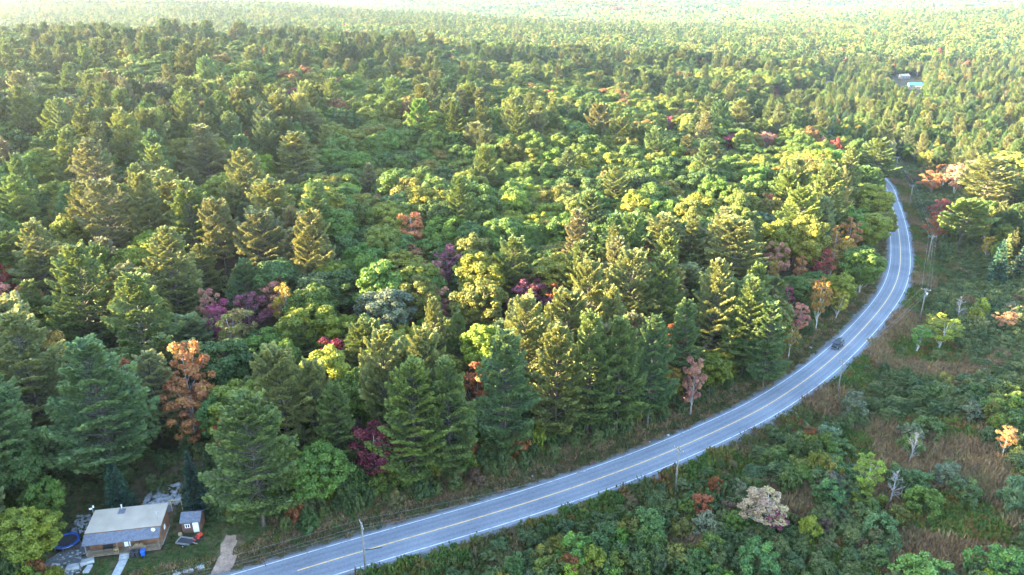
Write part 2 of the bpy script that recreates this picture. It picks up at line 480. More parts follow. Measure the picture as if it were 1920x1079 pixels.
def lobes_crown(r, R, z0, z1, nl, lr, size, dens, rough=.55, fill=(.62, 1.0), up=.15, lean=.0, flat=.82):
    """rounded clumps spread through an egg-shaped crown; returns leaf arrays and the clump centres"""
    zc, hz = (z0 + z1) / 2, (z1 - z0) / 2
    pts = []
    cand = unit(r.normal(size=(nl * 30, 3)))
    cand[:, 2] += up; cand = unit(cand)
    rr = r.uniform(fill[0], fill[1], (len(cand), 1))
    irr = 1 + .16 * np.sin(3 * np.arctan2(cand[:, 1], cand[:, 0]) + r.uniform(0, 6)) + .10 * np.sin(5 * np.arctan2(cand[:, 1], cand[:, 0]) + r.uniform(0, 6))
    cand = cand * rr * np.array([R, R, hz]) * np.column_stack([irr, irr, np.ones(len(cand))])
    pts = [cand[0]]
    for _ in range(nl - 1):
        k = r.integers(0, len(cand), 14)
        d = np.min(np.linalg.norm((cand[k][:, None] - np.array(pts)[None]) / np.array([R, R, hz]), axis=2), axis=1)
        pts.append(cand[k[np.argmax(d)]])
    pts = np.array(pts)
    out = unit(pts / np.array([R, R, hz]) + np.array([0, 0, .25]))
    Cs, As, Bs, Ls = [], [], [], []
    for p, o in zip(pts, out):
        rl = r.uniform(*lr)
        m = int(dens * rl * rl)
        d = unit(r.normal(size=(m, 3)) + o * .75)
        pos = p + d * rl * r.uniform(.6, 1.16, (m, 1)) * np.array([1, 1, flat])
        nn = unit(d + r.normal(size=(m, 3)) * rough + np.array([0, 0, .15]))
        t = unit(np.cross(nn, r.normal(size=(m, 3))))
        b = np.cross(nn, t)
        s = size * r.uniform(.65, 1.35, (m, 1))
        Cs.append(pos + [0, 0, zc]); As.append(t * s * .62); Bs.append(b * s * .42)
        Ls.append(np.clip(r.normal(.5, .13) + r.normal(0, .13, m), 0, 1))
    return np.vstack(Cs), np.vstack(As), np.vstack(Bs), np.concatenate(Ls), pts + [0, 0, zc]

def wood_to(r, H, tips, tr, stop=.55, nlimb=8, lean=.03):
    base = np.array([0, 0, -1.0])
    top = np.array([r.normal(0, lean) * H, r.normal(0, lean) * H, H * .88])
    zz = np.linspace(0, 1, 6)
    P = base + (top - base) * zz[:, None] + np.column_stack([np.sin(zz * 5 + 1), np.cos(zz * 4), 0 * zz]) * .12
    paths = [(P, tr * (1.15 - zz) ** .8 * np.array([1.35, 1, 1, 1, 1, 1]))]
    sel = r.choice(len(tips), min(nlimb, len(tips)), replace=False)
    for k in sel:
        t = tips[k]
        f = np.clip((t[2] / H) - .22, .25, .75)
        s = base + (top - base) * f
        mid = (s + t) / 2 + [0, 0, -.3]
        paths.append((np.array([s, mid, t]), np.array([tr * .42, tr * .25, tr * .08])))
    return tubes(paths)

def conifer(r, H, R, z0f, dz, nb, el, spray, fan, k_t, prof, droop=0.0, flare=.25, bare=.3, jit=.35, upb=.35, miss=.08):
    """whorls of boughs; each bough carries a fan of needle sprays"""
    Cs, As, Ls, paths = [], [], [], []
    z = z0f * H
    lean = r.normal(0, .012, 2)
    while z < H * .985:
        t = (z - z0f * H) / (H - z0f * H)
        L0 = R * prof(t)
        n = max(3, int(round(nb * (1 - .35 * t) + r.normal(0, .5))))
        a0 = r.uniform(0, 6.28)
        for j in range(n):
            if r.random() < miss: continue
            L = max(.35, L0 * r.uniform(.68, 1.15))
            az = a0 + j * 6.283 / n + r.normal(0, .22)
            e = el[0] + (el[1] - el[0]) * t + r.normal(0, .09)
            dirh = np.array([math.cos(az), math.sin(az), 0]); side = np.array([-dirh[1], dirh[0], 0])
            base = np.array([lean[0] * z, lean[1] * z, z + r.normal(0, .15)])
            def bp(q):
                q = np.asarray(q)[..., None]
                return base + dirh * L * q * math.cos(e) + np.array([0, 0, 1.]) * L * (math.sin(e) * q + (flare - droop) * q * q - droop * .3 * q)
            m = max(5, int(L * k_t))
            q = bare + (1 - bare) * np.sqrt(r.random(m)) if L > 1.2 else r.random(m)
            w = fan * L * np.sin(np.pi * np.clip((q - bare) / (1 - bare) * .78 + .16, 0, 1))
            u = r.uniform(-1, 1, m)
            grp = np.round(q * max(2, L / .8)) / max(2, L / .8)          # boughlets clump the sprays
            q2 = .55 * q + .45 * grp
            pos = bp(q2) + side * (u * w)[:, None] + np.array([0, 0, 1.]) * (np.abs(u) * -.05 * L + r.normal(0, .11, m))[:, None]
            d = unit(dirh * .8 + side * (u * .9)[:, None] + np.array([0, 0, upb + .25 * t]) + r.normal(size=(m, 3)) * jit)
            ln = spray * r.uniform(.6, 1.3, m)
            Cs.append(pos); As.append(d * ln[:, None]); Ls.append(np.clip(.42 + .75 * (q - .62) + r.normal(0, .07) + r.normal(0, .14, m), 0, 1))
            if L > 1.4: paths.append((np.array([base, bp(.5), bp(.92)]), np.array([.07, .045, .015]) * (L / 4 + .4)))
        z += dz * (1 - .45 * t) * r.uniform(.75, 1.25)
    C, A, Lf = np.vstack(Cs), np.vstack(As), np.concatenate(Ls)
    B = np.cross(unit(A), unit(r.normal(size=A.shape) + np.array([0, 0, .55])))
    B = unit(B) * np.linalg.norm(A, axis=1, keepdims=True) * .34
    zz = np.linspace(-1, H * .98, 7)
    paths.insert(0, (np.column_stack([lean[0] * zz, lean[1] * zz, zz]), np.linspace(.34, .03, 7) * (H / 24)))
    return C, A * .6, B, Lf, tubes(paths, 5)

def tubes_simple(Q, r):
    return tubes([(Q, np.full(len(Q), r))], 4)

PROTO = {}       # kind -> list of dicts {crown, trunk, H, R}
def add_proto(kind, name, C, A, B, Lf, wood, H, R, leafmat, barkmat='bark'):
    i = len(PROTO.setdefault(kind, []))
    PROTO[kind].append(dict(
        crown=leaf_mesh(f'{name}_crown', C, A, B, Lf, [M['leaf_turned' if kind in ('maple_tree', 'birch_tree') else 'leaf']]),
        trunk=np_mesh(f'{name}_trunk', wood[0], wood[1], [M[barkmat]], smooth=True),
        whole=leaf_mesh(f'{name}_whole', C, A, B, Lf, [M[leafmat], M[barkmat]], wood), H=H, R=R))

pine_prof = lambda t: min(1.0, (t + .25) / .40) * (1 - t) ** .52 * 1.0 + .05
for k in range(6):
    r = np.random.default_rng(100 + k)
    H = 24.0; R = [6.6, 5.6, 6.0, 7.2, 5.2, 6.2][k]
    C, A, B, Lf, w = conifer(r, H, R, [.16, .22, .12, .18, .26, .14][k], 1.3, 6.0, (-.02, .85), .44, .38, 92, pine_prof, flare=.22, bare=.30, jit=.34, upb=.45, miss=.04)
    add_proto('white_pine', 'white_pine', C, A, B, Lf, w, H, R, 'leaf_pine')
for k in range(3):                                                       # round-headed old pines
    r = np.random.default_rng(150 + k)
    H, R = 22.0, 5.4
    prof = lambda t: min(1.0, (t + .35) / .6) * (1 - t ** 2.6) ** .6 + .05
    C, A, B, Lf, w = conifer(r, H, R, [.30, .38, .24][k], 1.2, 5.6, (.1, 1.0), .44, .40, 90, prof, flare=.28, bare=.36, jit=.32, upb=.6)
    add_proto('white_pine', 'white_pine', C, A, B, Lf, w, H, R, 'leaf_pine')
for k in range(3):
    r = np.random.default_rng(200 + k)
    H, R = 15.0, [2.9, 2.5, 3.2][k]
    C, A, B, Lf, w = conifer(r, H, R, .04, .62, 6.5, (-.12, .35), .42, .36, 26, lambda t: (1 - t) ** .85 + .04, droop=.12, flare=.12, bare=.15, jit=.28, upb=.1, miss=.04)
    add_proto('spruce_tree', 'spruce', C, A, B, Lf, w, H, R, 'leaf_spruce')
for k in range(3):
    r = np.random.default_rng(230 + k)
    H, R = 17.0, [2.6, 2.9, 2.3][k]
    C, A, B, Lf, w = conifer(r, H, R, .12, .8, 5.5, (.0, .7), .42, .30, 19, lambda t: min(1, (t + .2) / .35) * (1 - t) ** .75 + .04, flare=.1, bare=.15, jit=.5, upb=.3, miss=.1)
    add_proto('larch_tree', 'larch', C, A, B, Lf, w, H, R, 'leaf_larch')
for k in range(7):
    r = np.random.default_rng(300 + k)
    H, R = [17, 16, 18, 16, 17, 15, 18][k], [5.6, 5.0, 6.0, 5.2, 4.6, 4.6, 5.4][k]
    C, A, B, Lf, tips = lobes_crown(r, R - 1.1, H * .34, H - .9, [74, 64, 82, 70, 62, 56, 78][k], (.55, 1.45), .36, 270, rough=.8, fill=(.66, 1.04))
    add_proto('hardwood_tree', 'hardwood', C, A, B, Lf, wood_to(r, H, tips, .30), H, R, 'leaf_hard')
for k in range(4):                                                       # looser crowns that turn first: red maples
    r = np.random.default_rng(400 + k)
    H, R = 14.0, [3.6, 3.2, 4.2, 3.0][k]
    C, A, B, Lf, tips = lobes_crown(r, R - .6, H * .25, H - .5, [42, 36, 46, 34][k], (.45, .95), .32, 210, rough=.9, fill=(.35, 1.05))
    add_proto('maple_tree', 'maple', C, A, B, Lf, wood_to(r, H, tips, .2, nlimb=14), H, R, 'leaf_red', 'grey_twig')
for k in range(3):                                                       # pale-stemmed birch and poplar
    r = np.random.default_rng(450 + k)
    H, R = 12.0, [2.6, 2.2, 3.0][k]
    C, A, B, Lf, tips = lobes_crown(r, R - .5, H * .36, H - .4, [30, 24, 34][k], (.4, .85), .29, 200, rough=.9, fill=(.3, 1.0))
    add_proto('birch_tree', 'birch', C, A, B, Lf, wood_to(r, H, tips, .17, nlimb=14, lean=.05), H, R, 'leaf_larch', 'pale_bark')
for k in range(7):
    r = np.random.default_rng(500 + k)
    H, R = [3.4, 3.0, 4.2, 2.6, 3.6, 3.8, 2.4][k], [2.2, 2.0, 2.5, 1.8, 2.6, 2.0, 1.5][k]
    C, A, B, Lf, tips = lobes_crown(r, R * .75, -.2, H - .35, [30, 26, 36, 22, 34, 30, 20][k], (.3, .62), .21, 430, rough=.8, fill=(.55, 1.05), up=.5)
    add_proto('shrub', 'shrub', C, A, B, Lf, wood_to(r, H, tips, .05, nlimb=6), H, R, 'leaf_shrub')

def bare_tree(r, H, spread, n=9):
    paths = [(np.array([[0, 0, -.5], [.1, .05, H * .45], [.0, .2, H]]), np.array([.13, .09, .02]) * H / 7)]
    for _ in range(n * 3):
        f = r.uniform(.25, .95); az = r.uniform(0, 6.28)
        s = np.array([.1 * f, .2 * f * f, H * f]); L = spread * (1.15 - f) * r.uniform(.6, 1.2) + .4
        d = np.array([math.cos(az), math.sin(az), r.uniform(.4, 1.3)])
        e = s + unit(d) * L
        paths.append((np.array([s, (s + e) / 2 + [0, 0, .08 * L], e]), np.array([.05, .035, .012]) * H / 7))
        for _ in range(3):
            g = r.uniform(.4, 1); p = s + (e - s) * g
            q = p + unit(r.normal(size=3) + [0, 0, .6]) * L * .45
            paths.append((np.array([p, q]), np.array([.022, .008]) * H / 7))
    return tubes(paths, 4)
BARE = []
for k, (h, s) in enumerate(((9, 2.6), (6, 2.2), (4, 1.8))):
    w = bare_tree(np.random.default_rng(600 + k), h, s)
    BARE.append((np_mesh('bare_branches', w[0], w[1], [M['grey_twig']], smooth=True), h))

# ------------------------------------------------------------------ cabin and yard
HA = math.atan2(1.9, 10.6); HO = (-67.0, 96.1); ZY = 0.70
def yl(u, v, z=0.0):
    return (HO[0] + u * math.cos(HA) - v * math.sin(HA), HO[1] + u * math.sin(HA) + v * math.cos(HA), ZY + z)
def thing(name, label, cat, loc, rz=0.0, group=None):
    e = link(name, None, None, loc); e.rotation_euler = (0, 0, rz); e.empty_display_size = .5
    return tag(e, label, cat, group)

def siding_mat(name, a, b, sc_=4.0):
    m, nt, bs = new_mat(name)
    tc = N(nt, 'ShaderNodeTexCoord'); sp = N(nt, 'ShaderNodeSeparateXYZ'); nt.links.new(tc.outputs['Object'], sp.inputs[0])
    mu = N(nt, 'ShaderNodeMath', operation='MULTIPLY'); mu.inputs[1].default_value = sc_; nt.links.new(sp.outputs['Z'], mu.inputs[0])
    fr = N(nt, 'ShaderNodeMath', operation='FRACT'); nt.links.new(mu.outputs[0], fr.inputs[0])
    nz = N(nt, 'ShaderNodeTexNoise'); nz.inputs['Scale'].default_value = 1.3; nz.inputs['Detail'].default_value = 5; nt.links.new(tc.outputs['Object'], nz.inputs['Vector'])
    r = ramp(nt, [(0.3, a), (0.7, b)]); nt.links.new(nz.outputs['Fac'], r.inputs[0])
    nt.links.new(r.outputs[0], bs.inputs['Base Color'])
    bp = N(nt, 'ShaderNodeBump'); bp.inputs['Strength'].default_value = .6; bp.inputs['Distance'].default_value = .04
    nt.links.new(fr.outputs[0], bp.inputs['Height']); nt.links.new(bp.outputs[0], bs.inputs['Normal'])
    bs.inputs['Roughness'].default_value = .75
    return m
M['siding'] = siding_mat('brown_siding', (.14, .06, .03), (.24, .115, .06))
M['shed_siding'] = siding_mat('red_brown_siding', (.10, .045, .032), (.17, .08, .055))
M['roof_metal'] = noise_mat('beige_roof', [(0.3, (.30, .24, .18)), (0.7, (.38, .31, .235))], 0.5, 0.55, 5, .35)
M['shingle'] = noise_mat('slate_shingle', [(0.35, (.075, .08, .10)), (0.65, (.15, .155, .18))], 2.2, 0.9, 8, .25, .5, 0, 9.0)
M['white'] = flat_mat('white_paint', (.78, .78, .78), .5, .3, 0, .05)
M['glass'] = flat_mat('window_glass', (.03, .035, .04), .08, .6, 0, .1)
M['deck'] = noise_mat('deck_wood', [(0.3, (.13, .095, .065)), (0.7, (.23, .17, .12))], 2.0, .8)
M['concrete'] = noise_mat('concrete', [(0.3, (.22, .22, .215)), (0.7, (.38, .37, .36))], 1.5, .9)
M['blue'] = flat_mat('blue_plastic', (.02, .10, .42), .35, .4)
M['dark'] = flat_mat('dark_plastic', (.03, .03, .034), .5, .3)
M['red'] = flat_mat('red_paint', (.50, .05, .03), .4, .4)
M['yellow'] = flat_mat('yellow_plastic', (.65, .42, .03), .45, .4)
M['log'] = noise_mat('split_wood', [(0.3, (.30, .19, .10)), (0.7, (.48, .34, .2))], 4.0, .85)
M['steel'] = flat_mat('steel', (.5, .5, .5), .35, .5, .8)
M['rubber'] = flat_mat('rubber', (.02, .02, .02), .8, .2)
M['new_wood'] = flat_mat('new_wood', (.50, .36, .20), .7)

cabin = thing('cabin', 'brown cabin with beige metal roof, slate porch roof and railed front deck', 'house', yl(0, 0), HA)
MB().box(0.15, 10.95, 1.6, 6.5, 0, .55).build('foundation', M['concrete'], cabin)
MB().hexa([(.1, 1.6, .55), (11.0, 1.6, .55), (11.0, 6.5, .55), (.1, 6.5, .55), (.1, 1.6, 3.78), (11.0, 1.6, 3.78), (11.0, 6.5, 4.12), (.1, 6.5, 4.12)]).build('wall', M['siding'], cabin)
rf = MB().hexa([(-.15, 1.40, 3.80), (11.25, 1.40, 3.80), (11.25, 6.9, 4.18), (-.15, 6.9, 4.18), (-.15, 1.40, 3.92), (11.25, 1.40, 3.92), (11.25, 6.9, 4.30), (-.15, 6.9, 4.30)]).build('roof', M['roof_metal'], cabin)
m = MB()
for k in range(24):
    u = -.1 + k * 11.25 / 23
    m.hexa([(u - .02, 1.42, 3.922), (u + .02, 1.42, 3.922), (u + .02, 6.88, 4.302), (u - .02, 6.88, 4.302), (u - .02, 1.42, 3.945), (u + .02, 1.42, 3.945), (u + .02, 6.88, 4.325), (u - .02, 6.88, 4.325)])
m.build('roof_seam', M['roof_metal'], rf)
MB().box(-.17, 11.27, 1.36, 1.40, 3.74, 3.93).build('fascia', M['siding'], rf)
MB().hexa([(3.7, 5.3, 4.20), (4.8, 5.3, 4.20), (4.8, 6.5, 4.285), (3.7, 6.5, 4.285), (3.7, 5.3, 4.235), (4.8, 5.3, 4.235), (4.8, 6.5, 4.32), (3.7, 6.5, 4.32)]).build('roof_patch', M['shingle'], rf)
MB().tube([(4.3, 6.0, 4.25), (4.3, 6.0, 5.35)], .12, 10).tube([(4.3, 6.0, 5.42), (4.3, 6.0, 5.55)], [.2, .08], 10).tube([(4.3, 6, 5.35), (4.3, 6, 5.42)], .06, 6).build('chimney', M['steel'], rf)
pr = MB().hexa([(-.2, -.25, 2.80), (11.2, -.25, 2.80), (11.2, 1.38, 3.68), (-.2, 1.38, 3.68), (-.2, -.25, 2.90), (11.2, -.25, 2.90), (11.2, 1.38, 3.79), (-.2, 1.38, 3.79)]).build('porch_roof', M['shingle'], cabin)
m = MB()
for k in range(7):
    v = -.22 + k * .23; z = 2.905 + (v + .25) * .546
    m.hexa([(-.19, v, z), (11.19, v, z), (11.19, v + .20, z + .11), (-.19, v + .20, z + .11), (-.19, v, z + .025), (11.19, v, z + .025), (11.19, v + .2, z + .115), (-.19, v + .2, z + .115)])
m.build('shingle_course', M['shingle'], pr)
dk = MB().box(0.02, 11.0, 0.0, 1.58, .42, .55).build('deck', M['deck'], cabin)
for u in (.1, 4.75, 6.5, 10.9):
    MB().box(u - .06, u + .06, .02, .14, .55, 2.86).build('post', M['deck'], cabin)
for u0, u1 in ((.16, 4.69), (6.56, 10.84)):
    m = MB().box(u0, u1, .04, .12, 1.42, 1.50).box(u0, u1, .05, .11, .68, .74)
    n = int((u1 - u0) / .16)
    for k in range(1, n): m.box(u0 + k * (u1 - u0) / n - .02, u0 + k * (u1 - u0) / n + .02, .06, .10, .74, 1.42)
    m.build('railing', M['deck'], cabin)
for k in range(3):
    MB().box(4.9, 6.35, -.3 * (k + 1), -.3 * k - .005, 0, .42 - .14 * k).build('step', M['concrete'], cabin)
def window(parent, u0, u1, z0, z1, v=1.6, ns=2):
    f = MB().box(u0 - .07, u1 + .07, v - .06, v - .003, z0 - .07, z0).box(u0 - .07, u1 + .07, v - .06, v - .003, z1, z1 + .07)
    for k in range(ns + 1):
        u = u0 + (u1 - u0) * k / ns
        f.box(u - .05, u + .05, v - .055, v - .003, z0 + .001, z1 - .001)
    f = f.build('window', M['white'], parent)
    for k in range(ns):
        w = (u1 - u0) / ns
        MB().box(u0 + k * w + .05, u0 + (k + 1) * w - .05, v - .035, v - .004, z0 + .001, z1 - .001).build('pane', M['glass'], f)
window(cabin, 1.7, 3.7, 1.5, 2.4, ns=3)
window(cabin, 6.75, 7.6, 1.5, 2.5, ns=1)
window(cabin, 8.5, 9.5, 1.7, 2.4, ns=2)
d = MB().box(5.25, 6.15, 1.52, 1.597, .56, 2.62).build('door', M['white'], cabin)
MB().tube([(6.03, 1.50, 1.6), (6.03, 1.44, 1.6)], .035, 8).build('handle', M['steel'], d)
MB().box(11.003, 11.05, 3.2, 3.9, 1.7, 2.4).build('side_window', M['white'], cabin)

sd = thing('satellite_dish', 'white satellite dish standing on the slate porch roof', 'dish', yl(10.3, .7, 3.42), HA)
m = MB(); m.tube([(0, 0, -.08), (0, 0, .45)], .03, 6); m.build('mast', M['steel'], sd)
m = MB()
for a0, a1, y0, y1 in ((.0, .18, .03, .0), (.18, .34, .0, -.08)):
    m.tube([(0, -.1 + y0, .55), (0, -.1 + y1, .55 + .0001)], [max(a0, .02), a1], 14, cap=False)
m.build('reflector', M['white'], sd)
MB().tube([(0, -.1, .35), (0, -.5, .45)], .018, 5).build('feed_arm', M['steel'], sd)
an = thing('antenna', 'thin antenna mast on the corner of the beige cabin roof', 'antenna', yl(10.7, 2.2, 3.94), HA)
MB().tube([(0, 0, 0), (0, 0, 2.3)], .03, 5).build('mast', M['steel'], an)
MB().tube([(-.5, 0, 2.2), (.5, 0, 2.2)], .02, 5).tube([(-.3, -.3, 2.0), (.3, .3, 2.0)], .02, 5).build('element', M['steel'], an)
an = thing('weather_vane', 'small white aerial behind the far corner of the cabin roof', 'aerial', yl(-.5, 6.9, 0), HA)
MB().tube([(0, 0, 0), (0, 0, 5.0)], .035, 5).build('mast', M['steel'], an)
MB().box(-.5, -.1, -.05, .05, 4.5, 4.75).box(.1, .3, -.05, .05, 4.8, 5.2).build('blade', M['white'], an)

wp = thing('firewood_stack', 'heap of split firewood on the cabin deck behind the railing', 'firewood', yl(7.7, .85, .55), HA)
rr = np.random.default_rng(3)
me = None
for row in range(5):
    for k in range(9 - row):
        u = (k - (9 - row) / 2) * .22 + rr.normal(0, .02)
        l = MB().tube([(u, -.28, .1 + row * .17), (u + rr.normal(0, .03), .28, .1 + row * .17)], rr.uniform(.085, .105), 6)
        l.build('log', M['log'], wp)
ty = thing('ride_on_toy', 'small yellow toy tractor parked on the cabin deck', 'toy', yl(4.25, .7, .55), HA)
MB().box(-.35, .3, -.16, .16, .16, .38).box(-.1, .25, -.14, .14, .381, .6).build('body', M['yellow'], ty)
for x in (-.25, .22):
    for y in (-.2, .17): MB().tube([(x, y, .13), (x, y + .03, .13)], .13, 10).build('wheel', M['rubber'], ty)
bn = thing('bench', 'dark wooden bench under the triple window on the deck', 'bench', yl(2.9, 1.15, .55), HA)
MB().box(-.75, .75, -.2, .2, .40, .46).build('seat', M['dark'], bn); MB().box(-.75, .75, .201, .25, .46, .9).build('backrest', M['dark'], bn)
for x in (-.68, .62): MB().box(x, x + .06, -.18, .18, 0, .40).build('leg', M['dark'], bn)

def bin_(u, v, mat, label):
    t = thing('wheelie_bin', label, 'bin', yl(u, v), HA + .1, 'bins by the cabin steps')
    MB().hexa([(-.24, -.26, .1), (.24, -.26, .1), (.24, .26, .1), (-.24, .26, .1), (-.31, -.36, 1.02), (.31, -.36, 1.02), (.31, .36, 1.02), (-.31, .36, 1.02)]).build('bin_body', mat, t)
    MB().hexa([(-.33, -.38, 1.021), (.33, -.38, 1.021), (.33, .40, 1.021), (-.33, .40, 1.021), (-.30, -.33, 1.10), (.30, -.33, 1.10), (.30, .38, 1.12), (-.30, .38, 1.12)]).build('lid', mat, t)
    for x in (-.27, .22): MB().tube([(x, .28, .11), (x + .05, .28, .11)], .11, 10).build('wheel', M['rubber'], t)
bin_(8.5, -.55, M['blue'], 'bright blue wheelie bin in front of the deck railing')
bin_(7.65, -.5, M['dark'], 'black wheelie bin between the blue bin and the steps')
bin_(6.95, -.5, M['dark'], 'black wheelie bin beside the concrete steps')

shed = thing('shed', 'small red-brown shed with white door and dark shingle roof', 'shed', yl(13.5, 4.0), HA - .06)
MB().box(0, 2.9, 0, 2.6, 0, 2.25).build('wall', M['shed_siding'], shed)
rfs = MB().prism([(-.2, -.3, 2.18), (-.2, -.3, 2.27), (-.2, 1.3, 3.25), (-.2, 2.9, 2.27), (-.2, 2.9, 2.18), (-.2, 1.3, 3.14)], (3.3, 0, 0)).build('roof', M['shingle'], shed)
MB().prism([(.001, .02, 2.25), (.001, 1.3, 3.10), (.001, 2.58, 2.25)], (2.89, 0, 0)).build('gable', M['shed_siding'], shed)
window(shed, .55, 1.25, 1.1, 1.7, 0.0, 2)
d = MB().box(1.75, 2.65, -.05, -.003, .05, 2.05).build('door', M['white'], shed)
MB().tube([(1.85, -.05, 1.0), (1.85, -.11, 1.0)], .03, 8).build('handle', M['steel'], d)

tr = thing('trampoline', 'round trampoline with blue pad and dark safety net beside the cabin', 'trampoline', yl(-4.3, 4.4), HA)
m = MB(); nseg = 28; R1, R0 = 1.95, 1.55
for k in range(nseg):
    a, b = 2 * math.pi * k / nseg, 2 * math.pi * (k + 1) / nseg
    c = lambda r, t, z: (r * math.cos(t), r * math.sin(t), z)
    m.hexa([c(R0, a, .80), c(R1, a, .80), c(R1, b, .80), c(R0, b, .80), c(R0, a, .86), c(R1, a, .86), c(R1, b, .86), c(R0, b, .86)])
m.build('pad', M['blue'], tr)
MB().tube([(0, 0, .80), (0, 0, .82)], R0 - .01, 28).build('mat', M['dark'], tr)
MB().tube([c(1.9, 2 * math.pi * k / 28, .74) for k in range(29)], .04, 6).build('frame', M['steel'], tr)
for k in range(8):
    a = 2 * math.pi * k / 8
    MB().tube([c(1.9, a, .76), c(1.95, a, 0)], .035, 6).build('leg', M['steel'], tr)
    MB().tube([c(1.98, a, .3), c(2.0, a, 2.5)], .035, 6).build('net_pole', M['dark'], tr)
m = MB()
for z in (1.0, 1.3, 1.6, 1.9, 2.2, 2.45): m.tube([c(1.93, 2 * math.pi * k / 28, z) for k in range(29)], .012, 4)
for k in range(56): a = 2 * math.pi * k / 56; m.tube([c(1.93, a, .88), c(1.93, a, 2.45)], .010, 4)
m.build('safety_net', M['dark'], tr)

def rocks(name, spots, label, seed, mat='rock'):
    r = np.random.default_rng(seed); V, F = [], []
    ico = bmesh.new(); bmesh.ops.create_icosphere(ico, subdivisions=1, radius=1)
    iv = np.array([v.co for v in ico.verts]); fi = np.array([[v.index for v in f.verts] for f in ico.faces]); ico.free()
    off = 0
    for (x, y, z, s) in spots:
        v = iv * (1 + r.normal(0, .16, (len(iv), 1))) * s * np.array([r.uniform(.7, 1.4), r.uniform(.7, 1.3), r.uniform(.45, .8)])
        V.append(v + [x, y, z]); F.append(fi + off); off += len(iv)
    return link(name, np_mesh(name, np.vstack(V), np.vstack(F), [M[mat]]))
r8 = np.random.default_rng(21)
def heap(n, u0, u1, v0, v1, s0, s1):
    out = []
    for _ in range(n):
        u, v = r8.uniform(u0, u1), r8.uniform(v0, v1)
        x, y, _z = yl(u, v)
        out.append((x, y, zt(x, y) + .08, r8.uniform(s0, s1)))
    return out
tag(rocks('rock_pile', heap(150, 5, 11, 12.5, 17.5, .18, .6), 'x', 31), 'loose grey rocks piled behind the cabin', kind='stuff')
tag(rocks('rubble', heap(90, -5, -1, 7, 11.5, .15, .45), 'x', 32), 'rubble slope beside the cabin corner', kind='stuff')
tag(rocks('gravel_stones', heap(80, -5, 0, -3.5, 2.5, .08, .25), 'x', 33), 'scattered stones on the yard', kind='stuff')

def slab(u, v, l, w, h, rz, label):
    x, y, _z = yl(u, v)
    r = np.random.default_rng(int(abs(u * 100 + v * 10)))
    p = [(-l / 2, -w / 2), (l / 2, -w / 2 * r.uniform(.7, 1)), (l / 2 * r.uniform(.85, 1), w / 2), (-l / 2 * r.uniform(.8, 1), w / 2)]
    o = MB().hexa([(a, b, -.2) for a, b in p] + [(a * .94, b * .92, h) for a, b in p]).build('stone_slab', M['concrete'], None, (x, y, zt(x, y)))
    o.rotation_euler = (r.normal(0, .04), r.normal(0, .04), HA + rz)
    tag(o, label, 'stone', 'stone slabs in the yard')
slab(.3, -.7, 2.0, 1.1, .5, .25, 'pale stone block against the corner of the deck')
slab(-1.5, -1.6, 1.9, 1.1, .45, .1, 'flat pale stone slab lying on the gravel')
slab(.9, -2.4, .9, 1.7, .35, -.1, 'upright pale slab beside the small lawn')
slab(-4.6, -1.6, 1.2, 2.6, .2, -.3, 'long grey slab beside the dirt track')
for k, (u, v, ss) in enumerate(((14.5, -5.2, 1.3), (16.0, -4.7, 1.5), (17.6, -4.2, 1.3))):
    slab(u, v, ss * 1.1, .6, .3, .15, ('pale edging stone closest to the walkway', 'pale edging stone in the middle of the low wall', 'pale edging stone next to the driveway')[k])
wk = yl(5.6, -2.6)
pth = MB().hexa([(-.75, -2.0, -.3), (.55, -2.2, -.3), (.7, 1.6, -.3), (-.6, 1.6, -.3), (-.75, -2.0, .05), (.55, -2.2, .05), (.7, 1.6, .05), (-.6, 1.6, .05)]).build('walkway', M['concrete'], None, wk)
pth.rotation_euler = (0, 0, HA); tag(pth, kind='structure')

def patch_sheet(name, pts, mat, dz=.035, n=14):
    """a loose-edged sheet laid on the terrain"""
    c0 = np.mean(pts, 0)
    V = [(c0[0], c0[1], zt(*c0) + dz + .01)]; rings = 5
    P = np.array(pts); m = len(P)
    for r in range(1, rings + 1):
        f = r / rings
        for p in P:
            q = c0 + (p - c0) * f
            V.append((q[0], q[1], zt(*q) + (dz if r < rings else -.03)))
    bm = bmesh.new(); vs_ = [bm.verts.new(v) for v in V]
    for k in range(m): bm.faces.new((vs_[0], vs_[1 + k], vs_[1 + (k + 1) % m]))
    for r in range(rings - 1):
        for k in range(m):
            a, b = 1 + r * m + k, 1 + r * m + (k + 1) % m
            bm.faces.new((vs_[a], vs_[a + m], vs_[b + m], vs_[b]))
    bmesh.ops.recalc_face_normals(bm, faces=bm.faces)
    me = bpy.data.meshes.new(name); bm.to_mesh(me); bm.free(); me.materials.append(mat)
    return tag(link(name, me), kind='structure')
def blob(cu, cv, ru, rv, n=22, seed=1, ang=0):
    r = np.random.default_rng(seed); out = []
    for k in range(n):
        a = 2 * math.pi * k / n; f = 1 + .12 * math.sin(3 * a + seed) + r.normal(0, .04)
        x, y = ru * math.cos(a) * f, rv * math.sin(a) * f
        out.append(yl(cu + x * math.cos(ang) - y * math.sin(ang), cv + x * math.sin(ang) + y * math.cos(ang))[:2])
    return out
patch_sheet('gravel_yard', blob(-2.8, .6, 3.3, 4.6, seed=4), M['gravel'])
patch_sheet('gravel_terrace', blob(7.0, 10.6, 3.6, 3.0, seed=6), M['gravel'])
patch_sheet('driveway', [(-47.2, 87.2), (-41.8, 89.9), (-42.6, 92.5), (-43.9, 95), (-44.0, 98), (-44.8, 101.0), (-45.6, 102.6), (-47.2, 102.4), (-47.4, 100), (-46.7, 97), (-46.9, 94), (-47.8, 90.5)], M['dirt'], .06)

